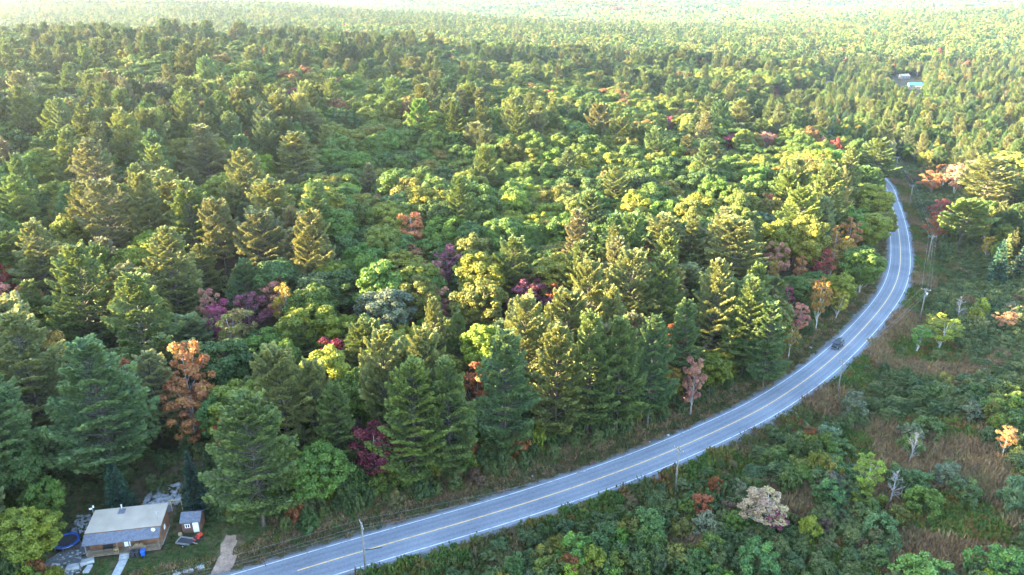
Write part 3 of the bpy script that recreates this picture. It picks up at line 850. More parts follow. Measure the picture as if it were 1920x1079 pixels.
sl = thing('playground_slide', 'bright blue plastic slide behind the cabin', 'slide', yl(5.2, 10.6), HA + .5)
m = MB()
for k in range(5):
    x0, x1 = -.9 + k * .4, -.9 + (k + 1) * .4; z0, z1 = 1.5 - k * .32, 1.5 - (k + 1) * .32
    z1 = max(z1, .12)
    m.hexa([(x0, -.28, z0 - .05), (x1, -.28, z1 - .05), (x1, .28, z1 - .05), (x0, .28, z0 - .05), (x0, -.28, z0), (x1, -.28, z1), (x1, .28, z1), (x0, .28, z0)])
m.build('chute', M['blue'], sl)
for y in (-.30, .28): MB().hexa([(-.9, y, 1.45), (1.1, y, .07), (1.1, y + .03, .07), (-.9, y + .03, 1.45), (-.9, y, 1.72), (1.1, y, .27), (1.1, y + .03, .27), (-.9, y + .03, 1.72)]).build('side_rail', M['blue'], sl)
for y in (-.25, .22): MB().tube([(-.95, y, 1.45), (-1.3, y, 0)], .04, 6).build('ladder_rail', M['dark'], sl)
for z in (.3, .65, 1.0, 1.3): MB().tube([(-1.3 + .24 * z, -.25, z), (-1.3 + .24 * z, .22, z)], .025, 5).build('rung', M['dark'], sl)
bm_ = thing('timber_pergola', 'new timber frame standing beside the gravel terrace', 'timber frame', yl(10.4, 10.4), HA)
for u in (0, 1.7): MB().box(u - .06, u + .06, -.06, .06, 0, 2.1).build('post', M['new_wood'], bm_)
MB().box(-.3, 2.0, -.05, .05, 2.101, 2.24).build('beam', M['new_wood'], bm_)
MB().hexa([(0, -.03, 1.4), (.1, -.03, 1.4), (.1, .03, 1.4), (0, .03, 1.4), (.5, -.03, 2.1), (.6, -.03, 2.1), (.6, .03, 2.1), (.5, .03, 2.1)]).build('brace', M['new_wood'], bm_)
lg = MB().tube([(-1.3, 0, .14), (0, .1, .16), (1.3, 0, .14)], [.14, .13, .1], 8).build('log', M['bark'], None, yl(6.9, 10.0)); lg.rotation_euler = (0, 0, HA)
tag(lg, 'dark log lying on the gravel terrace beside the blue slide', 'log')

tl = thing('trailer', 'black flat utility trailer standing on the lawn before the shed', 'trailer', yl(14.6, 1.1), HA - .35)
bed = MB().box(-1.3, 1.1, -.75, .75, .45, .53).build('bed', M['dark'], tl)
for y in (-.79, .75): MB().box(-1.3, 1.1, y, y + .04, .53, .80).build('side_rail', M['steel'], tl)
MB().box(-1.34, -1.3, -.79, .79, .53, .80).build('tailgate', M['steel'], tl)
for y in (-.95, .82):
    w = MB().tube([(0, y, .3), (0, y + .13, .3)], .3, 14).build('wheel', M['rubber'], tl)
    MB().tube([(0, y - .01, .3), (0, y + .14, .3)], .15, 10).build('rim', M['steel'], w)
MB().tube([(1.1, 0, .48), (2.0, 0, .42)], .05, 6).build('drawbar', M['steel'], tl)
gt = thing('garden_tractor', 'red lawn tractor parked between the trailer and the shed door', 'lawn tractor', yl(16.2, 1.9), HA + .9)
MB().hexa([(.1, -.28, .45), (.95, -.24, .45), (.95, .24, .45), (.1, .28, .45), (.1, -.26, .95), (.92, -.2, .85), (.92, .2, .85), (.1, .26, .95)]).build('bonnet', M['red'], gt)
MB().box(-.75, .1, -.45, .45, .38, .56).build('chassis', M['red'], gt)
MB().box(-.55, -.1, -.22, .22, .57, .68).box(-.62, -.52, -.22, .22, .68, 1.05).build('seat', M['dark'], gt)
MB().tube([(.1, 0, .95), (-.02, 0, 1.15)], .03, 6).tube([(-.04 + .04 * math.sin(t), .2 * math.cos(t), 1.16 + .16 * math.sin(t)) for t in np.linspace(0, 6.283, 13)], .018, 5).build('steering_wheel', M['dark'], gt)
MB().box(-.35, .4, -.6, .6, .14, .3).build('mower_deck', M['dark'], gt)
for x, rr_, w in ((-.5, .3, .2), (.7, .22, .14)):
    for y in (-.55, .55 - w): MB().tube([(x, y, rr_), (x, y + w, rr_)], rr_, 12).build('wheel', M['rubber'], gt)
ss_ = thing('stump', 'pale wood stump at the shed corner', 'stump', yl(13.2, 3.4), 0)
MB().tube([(0, 0, -.1), (0, 0, .55)], [.36, .3], 10).build('trunk', M['log'], ss_)
wl = MB().tube([(-.6, 0, 0), (0, 0, .02), (.6, .05, 0)], [.1, .12, .1], 7).build('log', M['log'], None, yl(14.2, 6.95, .1)); tag(wl, 'short pale log behind the shed', 'log')

# ------------------------------------------------------------------ poles and lines
def place_top0(xt, yt, H):
    v = yt - 539.5
    fw = FPX * math.cos(PITCH) - v * math.sin(PITCH); dn = FPX * math.sin(PITCH) + v * math.cos(PITCH)
    t = np.arange(50, 900, .5)
    X_, Y_ = t * (xt - 960) / fw, t
    k = np.nonzero(CAM_H - t * dn / fw <= terrain(X_, Y_) + H)[0][0]
    return X_[k], Y_[k]
def road_dir(x, y):
    k = int(np.argmin(np.hypot(road[:, 0] - x, road[:, 1] - y)))
    return math.atan2(tang[k][1], tang[k][0])
POLES = []
def pole(x, y, H, label, arm=True, transformer=False):
    a = road_dir(x, y)
    t = thing('utility_pole', label, 'utility pole', (x, y, zt(x, y) - .3), a, 'utility poles along the road')
    MB().tube([(0, 0, 0), (0, 0, H + .3)], [.17, .12], 10).build('pole', M['pole_wood'], t)
    z = H - .15
    if arm:
        ca = MB().box(-.06, .06, -1.25, 1.25, z - .07, z + .07).build('crossarm', M['pole_wood'], t)
        for y_ in (-1.1, -.4, .4, 1.1): MB().tube([(0, y_, z + .071), (0, y_, z + .26)], [.05, .035], 6).build('insulator', M['ceramic'], ca)
        MB().tube([(.13, -.7, z - .05), (.13, 0, z - .7), (.13, .7, z - .05)], .025, 5).build('brace', M['steel'], t)
    else:
        MB().tube([(0, 0, H + .301), (0, 0, H + .5)], [.05, .035], 6).build('insulator', M['ceramic'], t)
    if transformer:
        MB().tube([(0, -.42, H - 1.9), (0, -.42, H - 1.0)], .24, 12).tube([(0, -.42, H - .999), (0, -.42, H - .9)], [.2, .08], 10).build('transformer', M['steel'], t)
    POLES.append((x, y, zt(x, y) - .3 + z + .26, a))
PP = []
ax_, ay_ = place_top0(678, 984, 9.5); bx_, by_ = place_top0(1273, 843, 9.5)
PP.append((ax_ - (bx_ - ax_) * .85 - 1.0, ay_ - (by_ - ay_) * .85, 9.5, 'wooden utility pole beyond the cabin and the driveway', True))
PP.append((ax_, ay_, 9.5, 'wooden utility pole on the verge opposite the cabin driveway', True))
PP.append((bx_, by_, 9.5, 'pale utility pole with crossarm in the bushes halfway round the curve', True))
for (x_, y_, H_, l_) in ((1581, 676, 9.0, 'pale utility pole beside the road just past the dark car'), (1737, 541, 10.0, 'utility pole among bushes at the outside of the bend'),
                         (1749, 441, 11.0, 'tall utility pole carrying wires above the upper straight'), (1712, 347, 10.0, 'utility pole beside the road where it meets the forest'),
                         (1684, 294, 11.0, 'last small utility pole up the road against dark conifers')):
    a_, b_ = place_top0(x_, y_, H_); PP.append((a_, b_, H_, l_, True))
for k, p in enumerate(PP): pole(*p, transformer=(k == 4))
fx, fy = place_top0(1896, 266, 14.0)
pole(fx, fy, 14.0, 'lone pole with grey transformer above the yellow trees', False, True)
for k in range(len(PP) - 1):
    (x0, y0, z0, a0), (x1, y1, z1, a1) = POLES[k], POLES[k + 1]
    sp = thing('power_line', ('wires crossing above the cabin driveway', 'wires running above the near lane of the road', 'wires over the road between the middle poles', 'wires along the outside of the bend past the car',
                              'wires rising beside the bend above the bushes', 'wires beside the upper straight of the road', 'wires reaching the dark conifers up the valley')[k], 'power line', (x0, y0, z0), 0, 'power lines strung between the poles')
    for off in (-1.1, -.4, 1.1):
        P0 = np.array([-math.sin(a0) * off, math.cos(a0) * off, 0.0]); P1 = np.array([x1 - x0 - math.sin(a1) * off, y1 - y0 + math.cos(a1) * off, z1 - z0])
        t = np.linspace(0, 1, 15)[:, None]
        Q = P0 + (P1 - P0) * t; Q[:, 2] -= 4 * .9 * (t * (1 - t))[:, 0]
        v_, f_ = tubes_simple(Q, .013)
        link('wire', np_mesh('wire', v_, f_, [M['wire']]), sp)

# ------------------------------------------------------------------ the dark car on the road
cx, cy_ = ground_px(1574, 651)
k = int(np.argmin(np.hypot(road[:, 0] - cx, road[:, 1] - cy_)))
cx, cy_ = road[k] + nrm[k] * (HW[k] * .52)
M['car_paint'] = flat_mat('dark_car_paint', (.010, .012, .016), .3, .25, 0, .05)
M['lamp'] = flat_mat('headlamp_glass', (.75, .75, .72), .15, .6)
M['tail'] = flat_mat('tail_lamp', (.45, .02, .02), .25, .5)
car = thing('parked_car', 'dark sport utility vehicle driving down the bend of the road', 'car', (cx, cy_, .085), math.atan2(-tang[k][1], -tang[k][0]))
car.name = 'car'
def loft(sections, name, mat, parent):
    """sections along x: (x, half width bottom, half width top, z0, z1)"""
    m = MB(); rings = []
    for x, wb, wt, z0, z1 in sections:
        c_ = .12 * (z1 - z0)
        rings.append([m.bm.verts.new(p) for p in ((x, -wb * .96, z0), (x, -wb, z0 + c_), (x, -wt, z1 - c_), (x, -wt * .9, z1), (x, wt * .9, z1), (x, wt, z1 - c_), (x, wb, z0 + c_), (x, wb * .96, z0))])
    for a, b in zip(rings[:-1], rings[1:]):
        for j in range(8): m.bm.faces.new((a[j], a[(j + 1) % 8], b[(j + 1) % 8], b[j]))
    m.bm.faces.new(rings[0][::-1]); m.bm.faces.new(rings[-1])
    return m.build(name, mat, parent)
body = loft([(-2.35, .86, .86, .42, .98), (-2.25, .94, .92, .32, 1.10), (-1.2, .96, .94, .28, 1.10), (.6, .96, .94, .28, 1.08), (1.0, .96, .92, .28, 1.05), (2.1, .93, .86, .30, .92), (2.38, .82, .74, .40, .78)], 'body', M['car_paint'], car)
loft([(-2.28, .88, .80, 1.09, 1.50), (-2.0, .90, .74, 1.09, 1.74), (-.1, .90, .74, 1.08, 1.78), (.35, .90, .72, 1.07, 1.72), (1.15, .88, .80, 1.04, 1.10)], 'cabin', M['car_paint'], car)
MB().hexa([(.44, -.66, 1.665), (1.10, -.76, 1.135), (1.10, .76, 1.135), (.44, .66, 1.665), (.48, -.66, 1.70), (1.14, -.76, 1.165), (1.14, .76, 1.165), (.48, .66, 1.70)]).build('windscreen', M['glass'], car)
MB().hexa([(-2.30, -.70, 1.20), (-2.12, -.68, 1.60), (-2.12, .68, 1.60), (-2.30, .70, 1.20), (-2.34, -.70, 1.20), (-2.16, -.68, 1.62), (-2.16, .68, 1.62), (-2.34, .70, 1.20)]).build('rear_window', M['glass'], car)
for s_ in (-1, 1):
    for x0, x1, x2, x3 in ((-1.95, -1.05, -1.85, -1.02), (-.95, -.10, -.95, -.10), (0.0, .82, 0.0, .38)):
        MB().hexa([(x0, s_ * .885, 1.16), (x1, s_ * .885, 1.16), (x3, s_ * .775, 1.62), (x2, s_ * .775, 1.62), (x0, s_ * .915, 1.16), (x1, s_ * .915, 1.16), (x3, s_ * .805, 1.62), (x2, s_ * .805, 1.62)]).build('side_window', M['glass'], car)
    MB().box(2.22, 2.36, s_ * .66 - .13, s_ * .66 + .13, .68, .80).build('headlight', M['lamp'], car)
    MB().box(-2.38, -2.28, s_ * .76 - .08, s_ * .76 + .08, .78, 1.05).build('tail_light', M['tail'], car)
    MB().box(.72, .88, s_ * 1.02 - .09, s_ * 1.02 + .09, 1.10, 1.24).build('wing_mirror', M['car_paint'], car)
    for x in (-1.45, 1.45):
        y0 = s_ * .86 - .12
        w = MB().tube([(x, y0, .36), (x, y0 + .24, .36)], .36, 18).build('wheel', M['rubber'], car)
        MB().tube([(x, y0 - .01, .36), (x, y0 + .25, .36)], .22, 12).build('rim', M['steel'], w)
MB().box(2.28, 2.42, -.5, .5, .52, .68).build('grille', M['dark'], car)
MB().box(2.25, 2.46, -.82, .82, .34, .50).build('bumper', M['steel'], car)
for s_ in (-.6, .6): MB().tube([(-1.9, s_, 1.82), (-.1, s_, 1.85)], .025, 5).build('roof_rail', M['steel'], car)

# ------------------------------------------------------------------ hamlet up the valley
M['far_blue'] = flat_mat('blue_metal_roof', (.03, .14, .30), .5, .3)
M['cream'] = flat_mat('cream_siding', (.30, .27, .22), .7)
def house(px, py, L_, W_, H_, rz, wall, roof, label, nwin=4):
    z_ = 1.0
    for _ in range(3):
        x, y = ground_px(px, py, z_); z_ = zt(x, y)
    t = thing('house', label, 'house', (x, y, z_), rz)
    MB().box(-L_ / 2, L_ / 2, -W_ / 2, W_ / 2, -.8, H_).build('wall', wall, t)
    MB().prism([(-L_ / 2, -W_ / 2 + .02, H_ + .002), (-L_ / 2, 0, H_ + W_ * .26), (-L_ / 2, W_ / 2 - .02, H_ + .002)], (L_, 0, 0)).build('gable', wall, t)
    MB().prism([(-L_ / 2 - .4, -W_ / 2 - .5, H_ - .1), (-L_ / 2 - .4, 0, H_ + W_ * .26 + .1), (-L_ / 2 - .4, W_ / 2 + .5, H_ - .1), (-L_ / 2 - .4, W_ / 2 + .5, H_ + .1), (-L_ / 2 - .4, 0, H_ + W_ * .26 + .32), (-L_ / 2 - .4, -W_ / 2 - .5, H_ + .1)], (L_ + .8, 0, 0)).build('roof', roof, t)
    for k in range(nwin):
        u = -L_ / 2 + L_ * (k + .5) / nwin
        w = MB().box(u - .55, u + .55, -W_ / 2 - .06, -W_ / 2 - .003, 1.0, 2.3).build('window', M['white'], t)
        MB().box(u - .45, u + .45, -W_ / 2 - .075, -W_ / 2 - .061, 1.1, 2.2).build('pane', M['glass'], w)
    return x, y
HOUSES = []
for a in ((1717, 166, 14, 7.5, 3.4, -.15, M['cream'], M['far_blue'], 'long cream house with bright blue metal roof up the valley', 5),
          (1695, 146, 9, 7, 2.4, .2, M['cream'], M['concrete'], 'low white-roofed house beyond the blue roofed one', 3),
          (1680, 141, 7, 6, 3.4, -.4, M['white'], M['white'], 'small white outbuilding beside the hamlet trees', 2),
          (1526, 156, 6, 5, 2.6, .3, M['white'], M['white'], 'lone white cottage half hidden among dark conifers', 2)):
    HOUSES.append(house(*a))

# ---- roadside odds and ends
for (px_, py_, L_, ang, lab) in ((1046, 877, 3.2, -.25, 'pale fallen log on the roadside bank below the pines'), (1090, 886, 1.8, .3, 'short dead branch lying at the foot of the bank')):
    x, y = ground_px(px_, py_)
    o = MB().tube([(-L_ / 2, 0, .12), (0, .1, .16), (L_ / 2, 0, .1)], [.14, .12, .07], 7).build('fallen_log', M['grey_twig'], None, (x, y, zt(x, y))); o.rotation_euler = (0, 0, ang)
    tag(o, lab, 'log')
for n_, (px_, py_, s_, lab) in enumerate(((1252, 817, .35, 'pale boulder in the ditch beside the white edge line'), (1218, 829, .3, 'small boulder on the grass bank along the straight'), (998, 891, .45, 'grey boulder below the pines on the bank'), (1520, 651, .55, 'white boulder on the verge opposite the dark car'))):
    x, y = ground_px(px_, py_)
    o = rocks('boulder', [(0, 0, s_ * .3, s_)], '', 60 + n_); o.location = (x, y, zt(x, y)); tag(o, lab, 'boulder')

# ------------------------------------------------------------------ planting
C_ = dict(pine=(.12, .16, .05), pine_gold=(.165, .18, .065), pine_blue=(.105, .158, .062), pine_tan=(.165, .17, .08),
          green=(.08, .128, .023), dark=(.055, .092, .026), lime=(.155, .175, .022), olive=(.125, .128, .026), yellow=(.27, .22, .03), gold=(.26, .17, .035),
          orange=(.31, .13, .05), rust=(.24, .08, .032), red=(.24, .05, .04), purple=(.15, .045, .07), burgundy=(.16, .025, .04), magenta=(.24, .05, .10),
          pink=(.33, .15, .11), spruce=(.035, .075, .05), larch=(.14, .15, .045), grey=(.10, .118, .07), shrub=(.07, .105, .034), buff=(.26, .22, .11))
ITEMS = []       # every single tree or shrub: dict(kind, var, x, y, z, H, W, rot, col, label, group, hero)

def place_top(xt, yt, H):
    """where a tree of height H must stand for its top to show at this point of the photograph"""
    v = yt - 539.5
    fw = FPX * math.cos(PITCH) - v * math.sin(PITCH); dn = FPX * math.sin(PITCH) + v * math.cos(PITCH); u = xt - 960
    t = np.concatenate([np.arange(50, 700, 1.0), np.arange(700, 2500, 5.0)])
    X, Y, Z = t * u / fw, t, CAM_H - t * dn / fw
    g = terrain(X, Y) + H
    k = np.nonzero(Z <= g)[0]
    k = k[0] if len(k) else len(t) - 1
    return float(X[k]), float(Y[k])

def hero(kind, xt, yt, H, wpx, col, label, var=None, group=None):
    x, y = place_top(xt, yt, H)
    if kind == 'white_pine': wpx *= 1.18
    W = wpx * float(proj([(x, y, zt(x, y) + H * .6)])[2][0]) / FPX
    nv = len(PROTO[kind])
    ITEMS.append(dict(kind=kind, var=(len(ITEMS) % nv) if var is None else var, x=x, y=y, z=zt(x, y) - .15, H=H, W=W,
                      rot=float(rng.uniform(0, 6.28)), col=C_[col] if isinstance(col, str) else col, label=label, group=group, hero=True))
for h in (
    ('white_pine', 165, 648, 27, 185, 'pine_blue', 'broad blue-green white pine with tiered boughs, standing behind the cabin', 0),
    ('white_pine', 462, 757, 24, 170, 'pine', 'bushy light green white pine at the head of the driveway', 3),
    ('white_pine', 25, 588, 28, 150, 'pine_gold', 'tall pale-topped white pine at the picture edge beside a yellow maple', 4),
    ('white_pine', -40, 690, 26, 150, 'pine_blue', 'dark white pine cut by the edge of the picture beyond the cabin', 1),
    ('white_pine', 135, 468, 27, 132, 'pine', 'full white pine behind the yellow maple, cream light on its top', 3),
    ('white_pine', 245, 518, 26, 130, 'pine', 'broad white pine behind the orange maple with layered boughs', 5),
    ('white_pine', 310, 436, 25, 115, 'pine_gold', 'sunlit white pine with flat tiers above the dark hardwoods', 2),
    ('white_pine', 487, 405, 22, 92, 'pine_tan', 'round-headed lone pine rising from the hardwood canopy', 6),
    ('white_pine', 522, 665, 24, 108, 'pine_gold', 'golden-topped pine beside the yellow-green ash', 7),
    ('white_pine', 578, 690, 21, 80, 'pine_gold', 'smaller golden pine leaning on the golden-topped pine', 8),
    ('white_pine', 620, 725, 19, 85, 'pine', 'slim dark green pine between golden pines and the crimson maple', 1),
    ('white_pine', 716, 633, 25, 92, 'pine_gold', 'cream-topped pine of the twin pair above the crimson maple', 6),
    ('white_pine', 788, 632, 26, 92, 'pine_gold', 'cream-topped pine of the twin pair on the road side', 8),
    ('white_pine', 768, 690, 24, 145, (.14, .18, .045), 'dense bright yellow-green pine on the bank beside the crimson maple', 3),
    ('white_pine', 838, 685, 24, 115, 'pine', 'grey-green pine behind the dense yellow-green pine', 0),
    ('white_pine', 945, 625, 26, 120, 'pine_blue', 'tall dark blue-green pine beside the gap in the roadside belt', 5),
    ('white_pine', 810, 565, 20, 62, 'pine_gold', 'narrow golden pine standing clear in front of dark hardwoods', 2),
    ('white_pine', 858, 590, 17, 48, 'pine', 'little dark pine next to the narrow golden pine', 4),
    ('white_pine', 985, 568, 25, 85, 'pine_gold', 'golden pine in front of the burgundy maple clump', 6),
    ('white_pine', 1045, 615, 25, 112, (.15, .16, .05), 'olive pine with rounded lower boughs on the roadside bank', 5),
    ('white_pine', 1070, 555, 24, 95, 'pine_gold', 'pale pine behind the olive roadside pine', 7),
    ('white_pine', 1110, 592, 26, 110, 'pine', 'tall green pine with a tan top on the roadside bank', 0),
    ('white_pine', 1167, 608, 25, 105, 'pine', 'dark green pine with a small golden tip above the road', 3),
    ('white_pine', 1103, 497, 25, 78, 'pine_gold', 'bright cream pine beside the rust maple clump', 8),
    ('white_pine', 1155, 546, 25, 80, 'pine_gold', 'pale golden pine with a pointed leader in the belt', 2),
    ('white_pine', 1185, 480, 26, 98, 'pine_gold', 'broad cream pine crowning the roadside belt', 6),
    ('white_pine', 1245, 485, 26, 100, 'pine', 'two-toned pine with a lit flat top and dark skirts', 3),
    ('white_pine', 1350, 496, 26, 95, 'pine_gold', 'golden spired pine with drooping tiers near the bend', 0),
    ('white_pine', 1386, 418, 24, 115, 'pine_gold', 'large pale round-topped pine above the bend', 7),
    ('white_pine', 1302, 406, 22, 62, 'pine_gold', 'small cream pine above the pale round-topped pine', 4),
    ('white_pine', 1412, 530, 24, 90, 'pine', 'green pine on the inner bank of the bend', 1),
    ('white_pine', 1450, 570, 21, 80, 'pine_blue', 'blue-green pine low on the inner bank of the bend', 5),
    ('white_pine', 1290, 570, 22, 75, 'pine_blue', 'dark pine behind the bare rust maple', 2),
    ('white_pine', 1228, 600, 24, 90, 'pine_blue', 'shaded pine between the belt and the bare rust maple', 3),
    ('white_pine', 165, 268, 24, 98, 'pine_tan', 'tan fan-shaped pine in the stand above the cabin', 3),
    ('white_pine', 125, 248, 24, 70, 'pine', 'dark tiered pine behind the tan fan-shaped pine', 0),
    ('white_pine', 60, 420, 24, 95, 'pine_gold', 'pale open pine at the outer edge of the dense stand above the cabin', 4),
    ('white_pine', 380, 240, 25, 100, 'pine_tan', 'tan spired pine on the upper edge of the stand', 0),
    ('white_pine', 455, 285, 25, 100, 'pine_gold', 'golden pine in the middle of the stand above the cabin', 3),
    ('white_pine', 555, 250, 25, 105, 'pine_gold', 'broad yellow pine where the stand meets hardwoods', 5),
    ('white_pine', 350, 345, 26, 105, 'pine', 'layered green pine in the dense stand above the cabin', 1),
    ('white_pine', 190, 345, 25, 95, 'pine_tan', 'tan pine fronting the dense stand above the cabin', 6),
    ('white_pine', 270, 330, 25, 95, 'pine_gold', 'golden pine with a thin leader in the stand above the cabin', 2),
    ('white_pine', 505, 345, 24, 105, 'pine_gold', 'lopsided pine lit on one flank beside dark hardwoods', 8),
    ('white_pine', 690, 308, 18, 45, 'pine_tan', 'pale thin pine alone in the hardwood canopy', 4),
    ('white_pine', 125, 122, 26, 55, 'pine_blue', 'dark tiered pine alone before the far pine ridge', 0),
    ('white_pine', 1390, 192, 22, 40, 'pine_gold', 'pale mushroom-topped pine above the magenta maples', 6),
    ('white_pine', 1648, 262, 22, 80, 'pine', 'wide green pine where the road vanishes', 3),
    ('white_pine', 1815, 378, 19, 85, (.13, .18, .045), 'bright yellow-green pine across the upper road', 7),
    ('white_pine', 1862, 300, 24, 95, 'pine_gold', 'tall cream pine in the lit clump across the road', 6),
    ('spruce_tree', 205, 860, 11, 58, 'spruce', 'dark spruce standing against the back of the cabin', 2),
    ('spruce_tree', 350, 846, 13, 56, (.03, .06, .045), 'near-black narrow spruce beside the shed and driveway pine', 0),
    ('hardwood_tree', 40, 955, 11, 120, 'lime', 'light green maple in the corner beside the trampoline', 0),
    ('hardwood_tree', 75, 905, 10, 80, 'green', 'green young maple behind the light green corner maple', 3),
    ('hardwood_tree', 20, 830, 14, 100, 'dark', 'dark maple at the picture edge below the tall pale-topped pine', 1),
    ('hardwood_tree', 610, 653, 17, 95, (.20, .22, .03), 'yellow-green ash with two rounded heads among golden pines', 4),
    ('hardwood_tree', 520, 640, 16, 85, 'green', 'green maple with a pale crown behind the golden-topped pine', 2),
    ('hardwood_tree', 410, 640, 16, 105, 'dark', 'dark rounded oak next to the orange maple', 5),
    ('hardwood_tree', 720, 545, 16, 115, 'grey', 'grey-green oak dome in the shaded canopy', 6),
    ('hardwood_tree', 905, 605, 17, 80, (.16, .22, .03), 'yellow-topped maple in front of the little dark pine', 4),
    ('hardwood_tree', 900, 525, 17, 110, 'olive', 'olive oak with a sunlit yellow cap', 2),
    ('hardwood_tree', 1385, 600, 13, 70, (.09, .17, .04), 'light green aspen on the bank among dark pines', 1),
    ('hardwood_tree', 1640, 345, 17, 85, 'lime', 'light green maple overhanging the road by its last visible stretch', 0),
    ('hardwood_tree', 1635, 400, 15, 80, 'lime', 'second light green maple leaning over the upper road', 3),
    ('hardwood_tree', 1665, 395, 12, 45, 'olive', 'olive leafy tree touching the edge of the upper road', 5),
    ('hardwood_tree', 1620, 465, 15, 85, 'green', 'full green oak on the inside of the bend', 6),
    ('maple_tree', 340, 640, 20, 95, 'orange', 'tall orange maple standing out above the dark spruce', 0),
    ('maple_tree', 348, 730, 13, 105, 'orange', 'lower orange maple in front of the tall orange one', 2),
    ('maple_tree', 86, 620, 18, 75, 'gold', 'golden yellow maple between tall pines above the cabin', 1),
    ('maple_tree', 215, 668, 16, 95, 'rust', 'rust-brown maple behind the broad blue-green pine', 2),
    ('maple_tree', 150, 640, 15, 60, 'burgundy', 'dull burgundy maple next to the golden yellow maple', 3),
    ('maple_tree', 698, 798, 13, 100, (.12, .02, .032), 'crimson maple on the bank beside the dense yellow-green pine', 0),
    ('maple_tree', 462, 545, 14, 68, 'purple', 'purple maple in the canopy beside a yellow birch', 2),
    ('maple_tree', 405, 565, 14, 60, 'magenta', 'magenta maple next to the purple one', 1),
    ('maple_tree', 385, 535, 15, 42, 'pink', 'pale salmon maple above the magenta one', 3),
    ('maple_tree', 995, 520, 14, 85, 'purple', 'burgundy maple clump behind the golden roadside pine', 2),
    ('maple_tree', 1048, 527, 13, 48, 'rust', 'rust-red maple beside the burgundy clump', 1),
    ('maple_tree', 820, 532, 14, 48, 'pink', 'dusky pink maple above the narrow golden pine', 3),
    ('maple_tree', 615, 705, 12, 32, 'orange', 'small orange maple tip behind the slim dark green pine', 1),
    ('maple_tree', 660, 705, 13, 45, 'burgundy', 'dark plum maple between ash and twin pines', 0),
    ('maple_tree', 622, 630, 14, 70, 'burgundy', 'brownish plum maple behind the yellow-green ash', 3),
    ('maple_tree', 492, 690, 16, 32, 'red', 'coral-red maple spray on the flank of the golden-topped pine', 1),
    ('maple_tree', 1283, 592, 17, 58, 'rust', 'thin bare-stemmed rust maple above the road', 3),
    ('maple_tree', 1306, 668, 14, 45, 'pink', 'leaning pink maple with a pale stem on the bank', 1),
    ('maple_tree', 1255, 215, 14, 30, 'magenta', 'small magenta maple in the far hardwood canopy', 0),
    ('maple_tree', 1366, 248, 15, 34, 'magenta', 'narrow magenta maple above the bend', 1),
    ('maple_tree', 1440, 246, 15, 52, 'pink', 'bright pink maple next to the narrow magenta one', 2),
    ('maple_tree', 1545, 462, 13, 45, 'red', 'pinkish-red maple with bare twigs on the inside of the bend', 0),
    ('maple_tree', 1450, 482, 12, 28, 'gold', 'small amber maple in the green trees of the bend', 1),
    ('maple_tree', 1503, 475, 12, 26, 'orange', 'orange maple between the amber and red maples', 3),
    ('maple_tree', 1478, 535, 10, 30, 'magenta', 'vivid magenta sapling on the inside of the bend', 0),
    ('maple_tree', 1265, 685, 9, 42, 'gold', 'yellow-leaved sapling on the bank under the pines', 2),
    ('maple_tree', 1770, 372, 12, 42, 'red', 'crimson maple across the upper road', 0),
    ('maple_tree', 1762, 405, 11, 42, 'rust', 'rust maple below the crimson one', 2),
    ('maple_tree', 1752, 318, 12, 45, 'orange', 'pale orange maple among thin birches', 3),
    ('birch_tree', 530, 530, 16, 42, 'gold', 'yellow column-shaped birch in the dark canopy', 1),
    ('birch_tree', 437, 577, 15, 75, (.19, .16, .05), 'dull yellow birch with a bare pale stem', 2),
    ('birch_tree', 547, 845, 12, 42, 'yellow', 'slender yellow-green birch beside the driveway pine', 1),
    ('birch_tree', 1590, 443, 13, 32, 'gold', 'amber birch with pale stems on the inside of the bend', 1),
    ('birch_tree', 1565, 466, 12, 42, 'gold', 'mustard birch beside the pinkish-red maple', 0),
    ('birch_tree', 1575, 545, 9, 40, 'yellow', 'yellow sapling leaning over the verge of the bend', 2),
    ('birch_tree', 1488, 610, 9, 34, 'gold', 'golden sapling on the verge opposite the car', 0),
    ('birch_tree', 1800, 305, 17, 50, 'pink', 'salmon-tinted thin birch in the lit clump', 1),
    ('birch_tree', 1830, 298, 17, 45, 'buff', 'buff birch beside the salmon-tinted one', 0),
    ('birch_tree', 1880, 345, 14, 40, 'buff', 'pale bare-looking birch below the cream pine', 2),
    ('birch_tree', 1772, 592, 9.5, 72, 'lime', 'bright green birch standing alone in the bushes', 2),
    ('birch_tree', 1730, 612, 7.5, 42, (.08, .15, .03), 'small green birch beside the bright green one', 1),
    ('birch_tree', 1890, 583, 7, 44, (.24, .125, .06), 'small orange birch among the far bushes', 0),
    ('birch_tree', 1634, 857, 8.5, 60, (.16, .21, .03), 'lime-yellow birch with white twin stems in the meadow', 2),
    ('birch_tree', 1895, 800, 7, 36, (.24, .12, .05), 'orange-leaved young birch at the edge of the brown meadow', 1),
    ('birch_tree', 1432, 925, 8, 92, (.30, .21, .13), 'buff-leaved maple tinged with pink among the bushes', 2),
    ('birch_tree', 1455, 960, 5, 48, 'magenta', 'magenta bush growing into the buff maple', 0),
    ('birch_tree', 1620, 500, 9, 40, 'olive', 'olive sapling beside the road on the bend', 1),
    ('hardwood_tree', 1895, 283, 17, 80, (.20, .22, .04), 'yellow-lit tree below the lone pole with transformer', 4),
    ('shrub', 1560, 903, 5.2, 66, (.07, .14, .045), 'round bright green willow alone in the brown meadow', 2),
    ('shrub', 1655, 968, 5.0, 78, (.075, .13, .05), 'large domed willow at the lower edge of the meadow', 4),
    ('shrub', 1690, 880, 4.6, 66, 'shrub', 'dark willow beside the white-stemmed birches', 0),
    ('shrub', 1740, 915, 5.0, 84, 'green', 'broad green willow in the middle of the meadow clump', 4),
    ('shrub', 1785, 872, 5.0, 62, 'grey', 'grey-green willow on the far side of the meadow clump', 5),
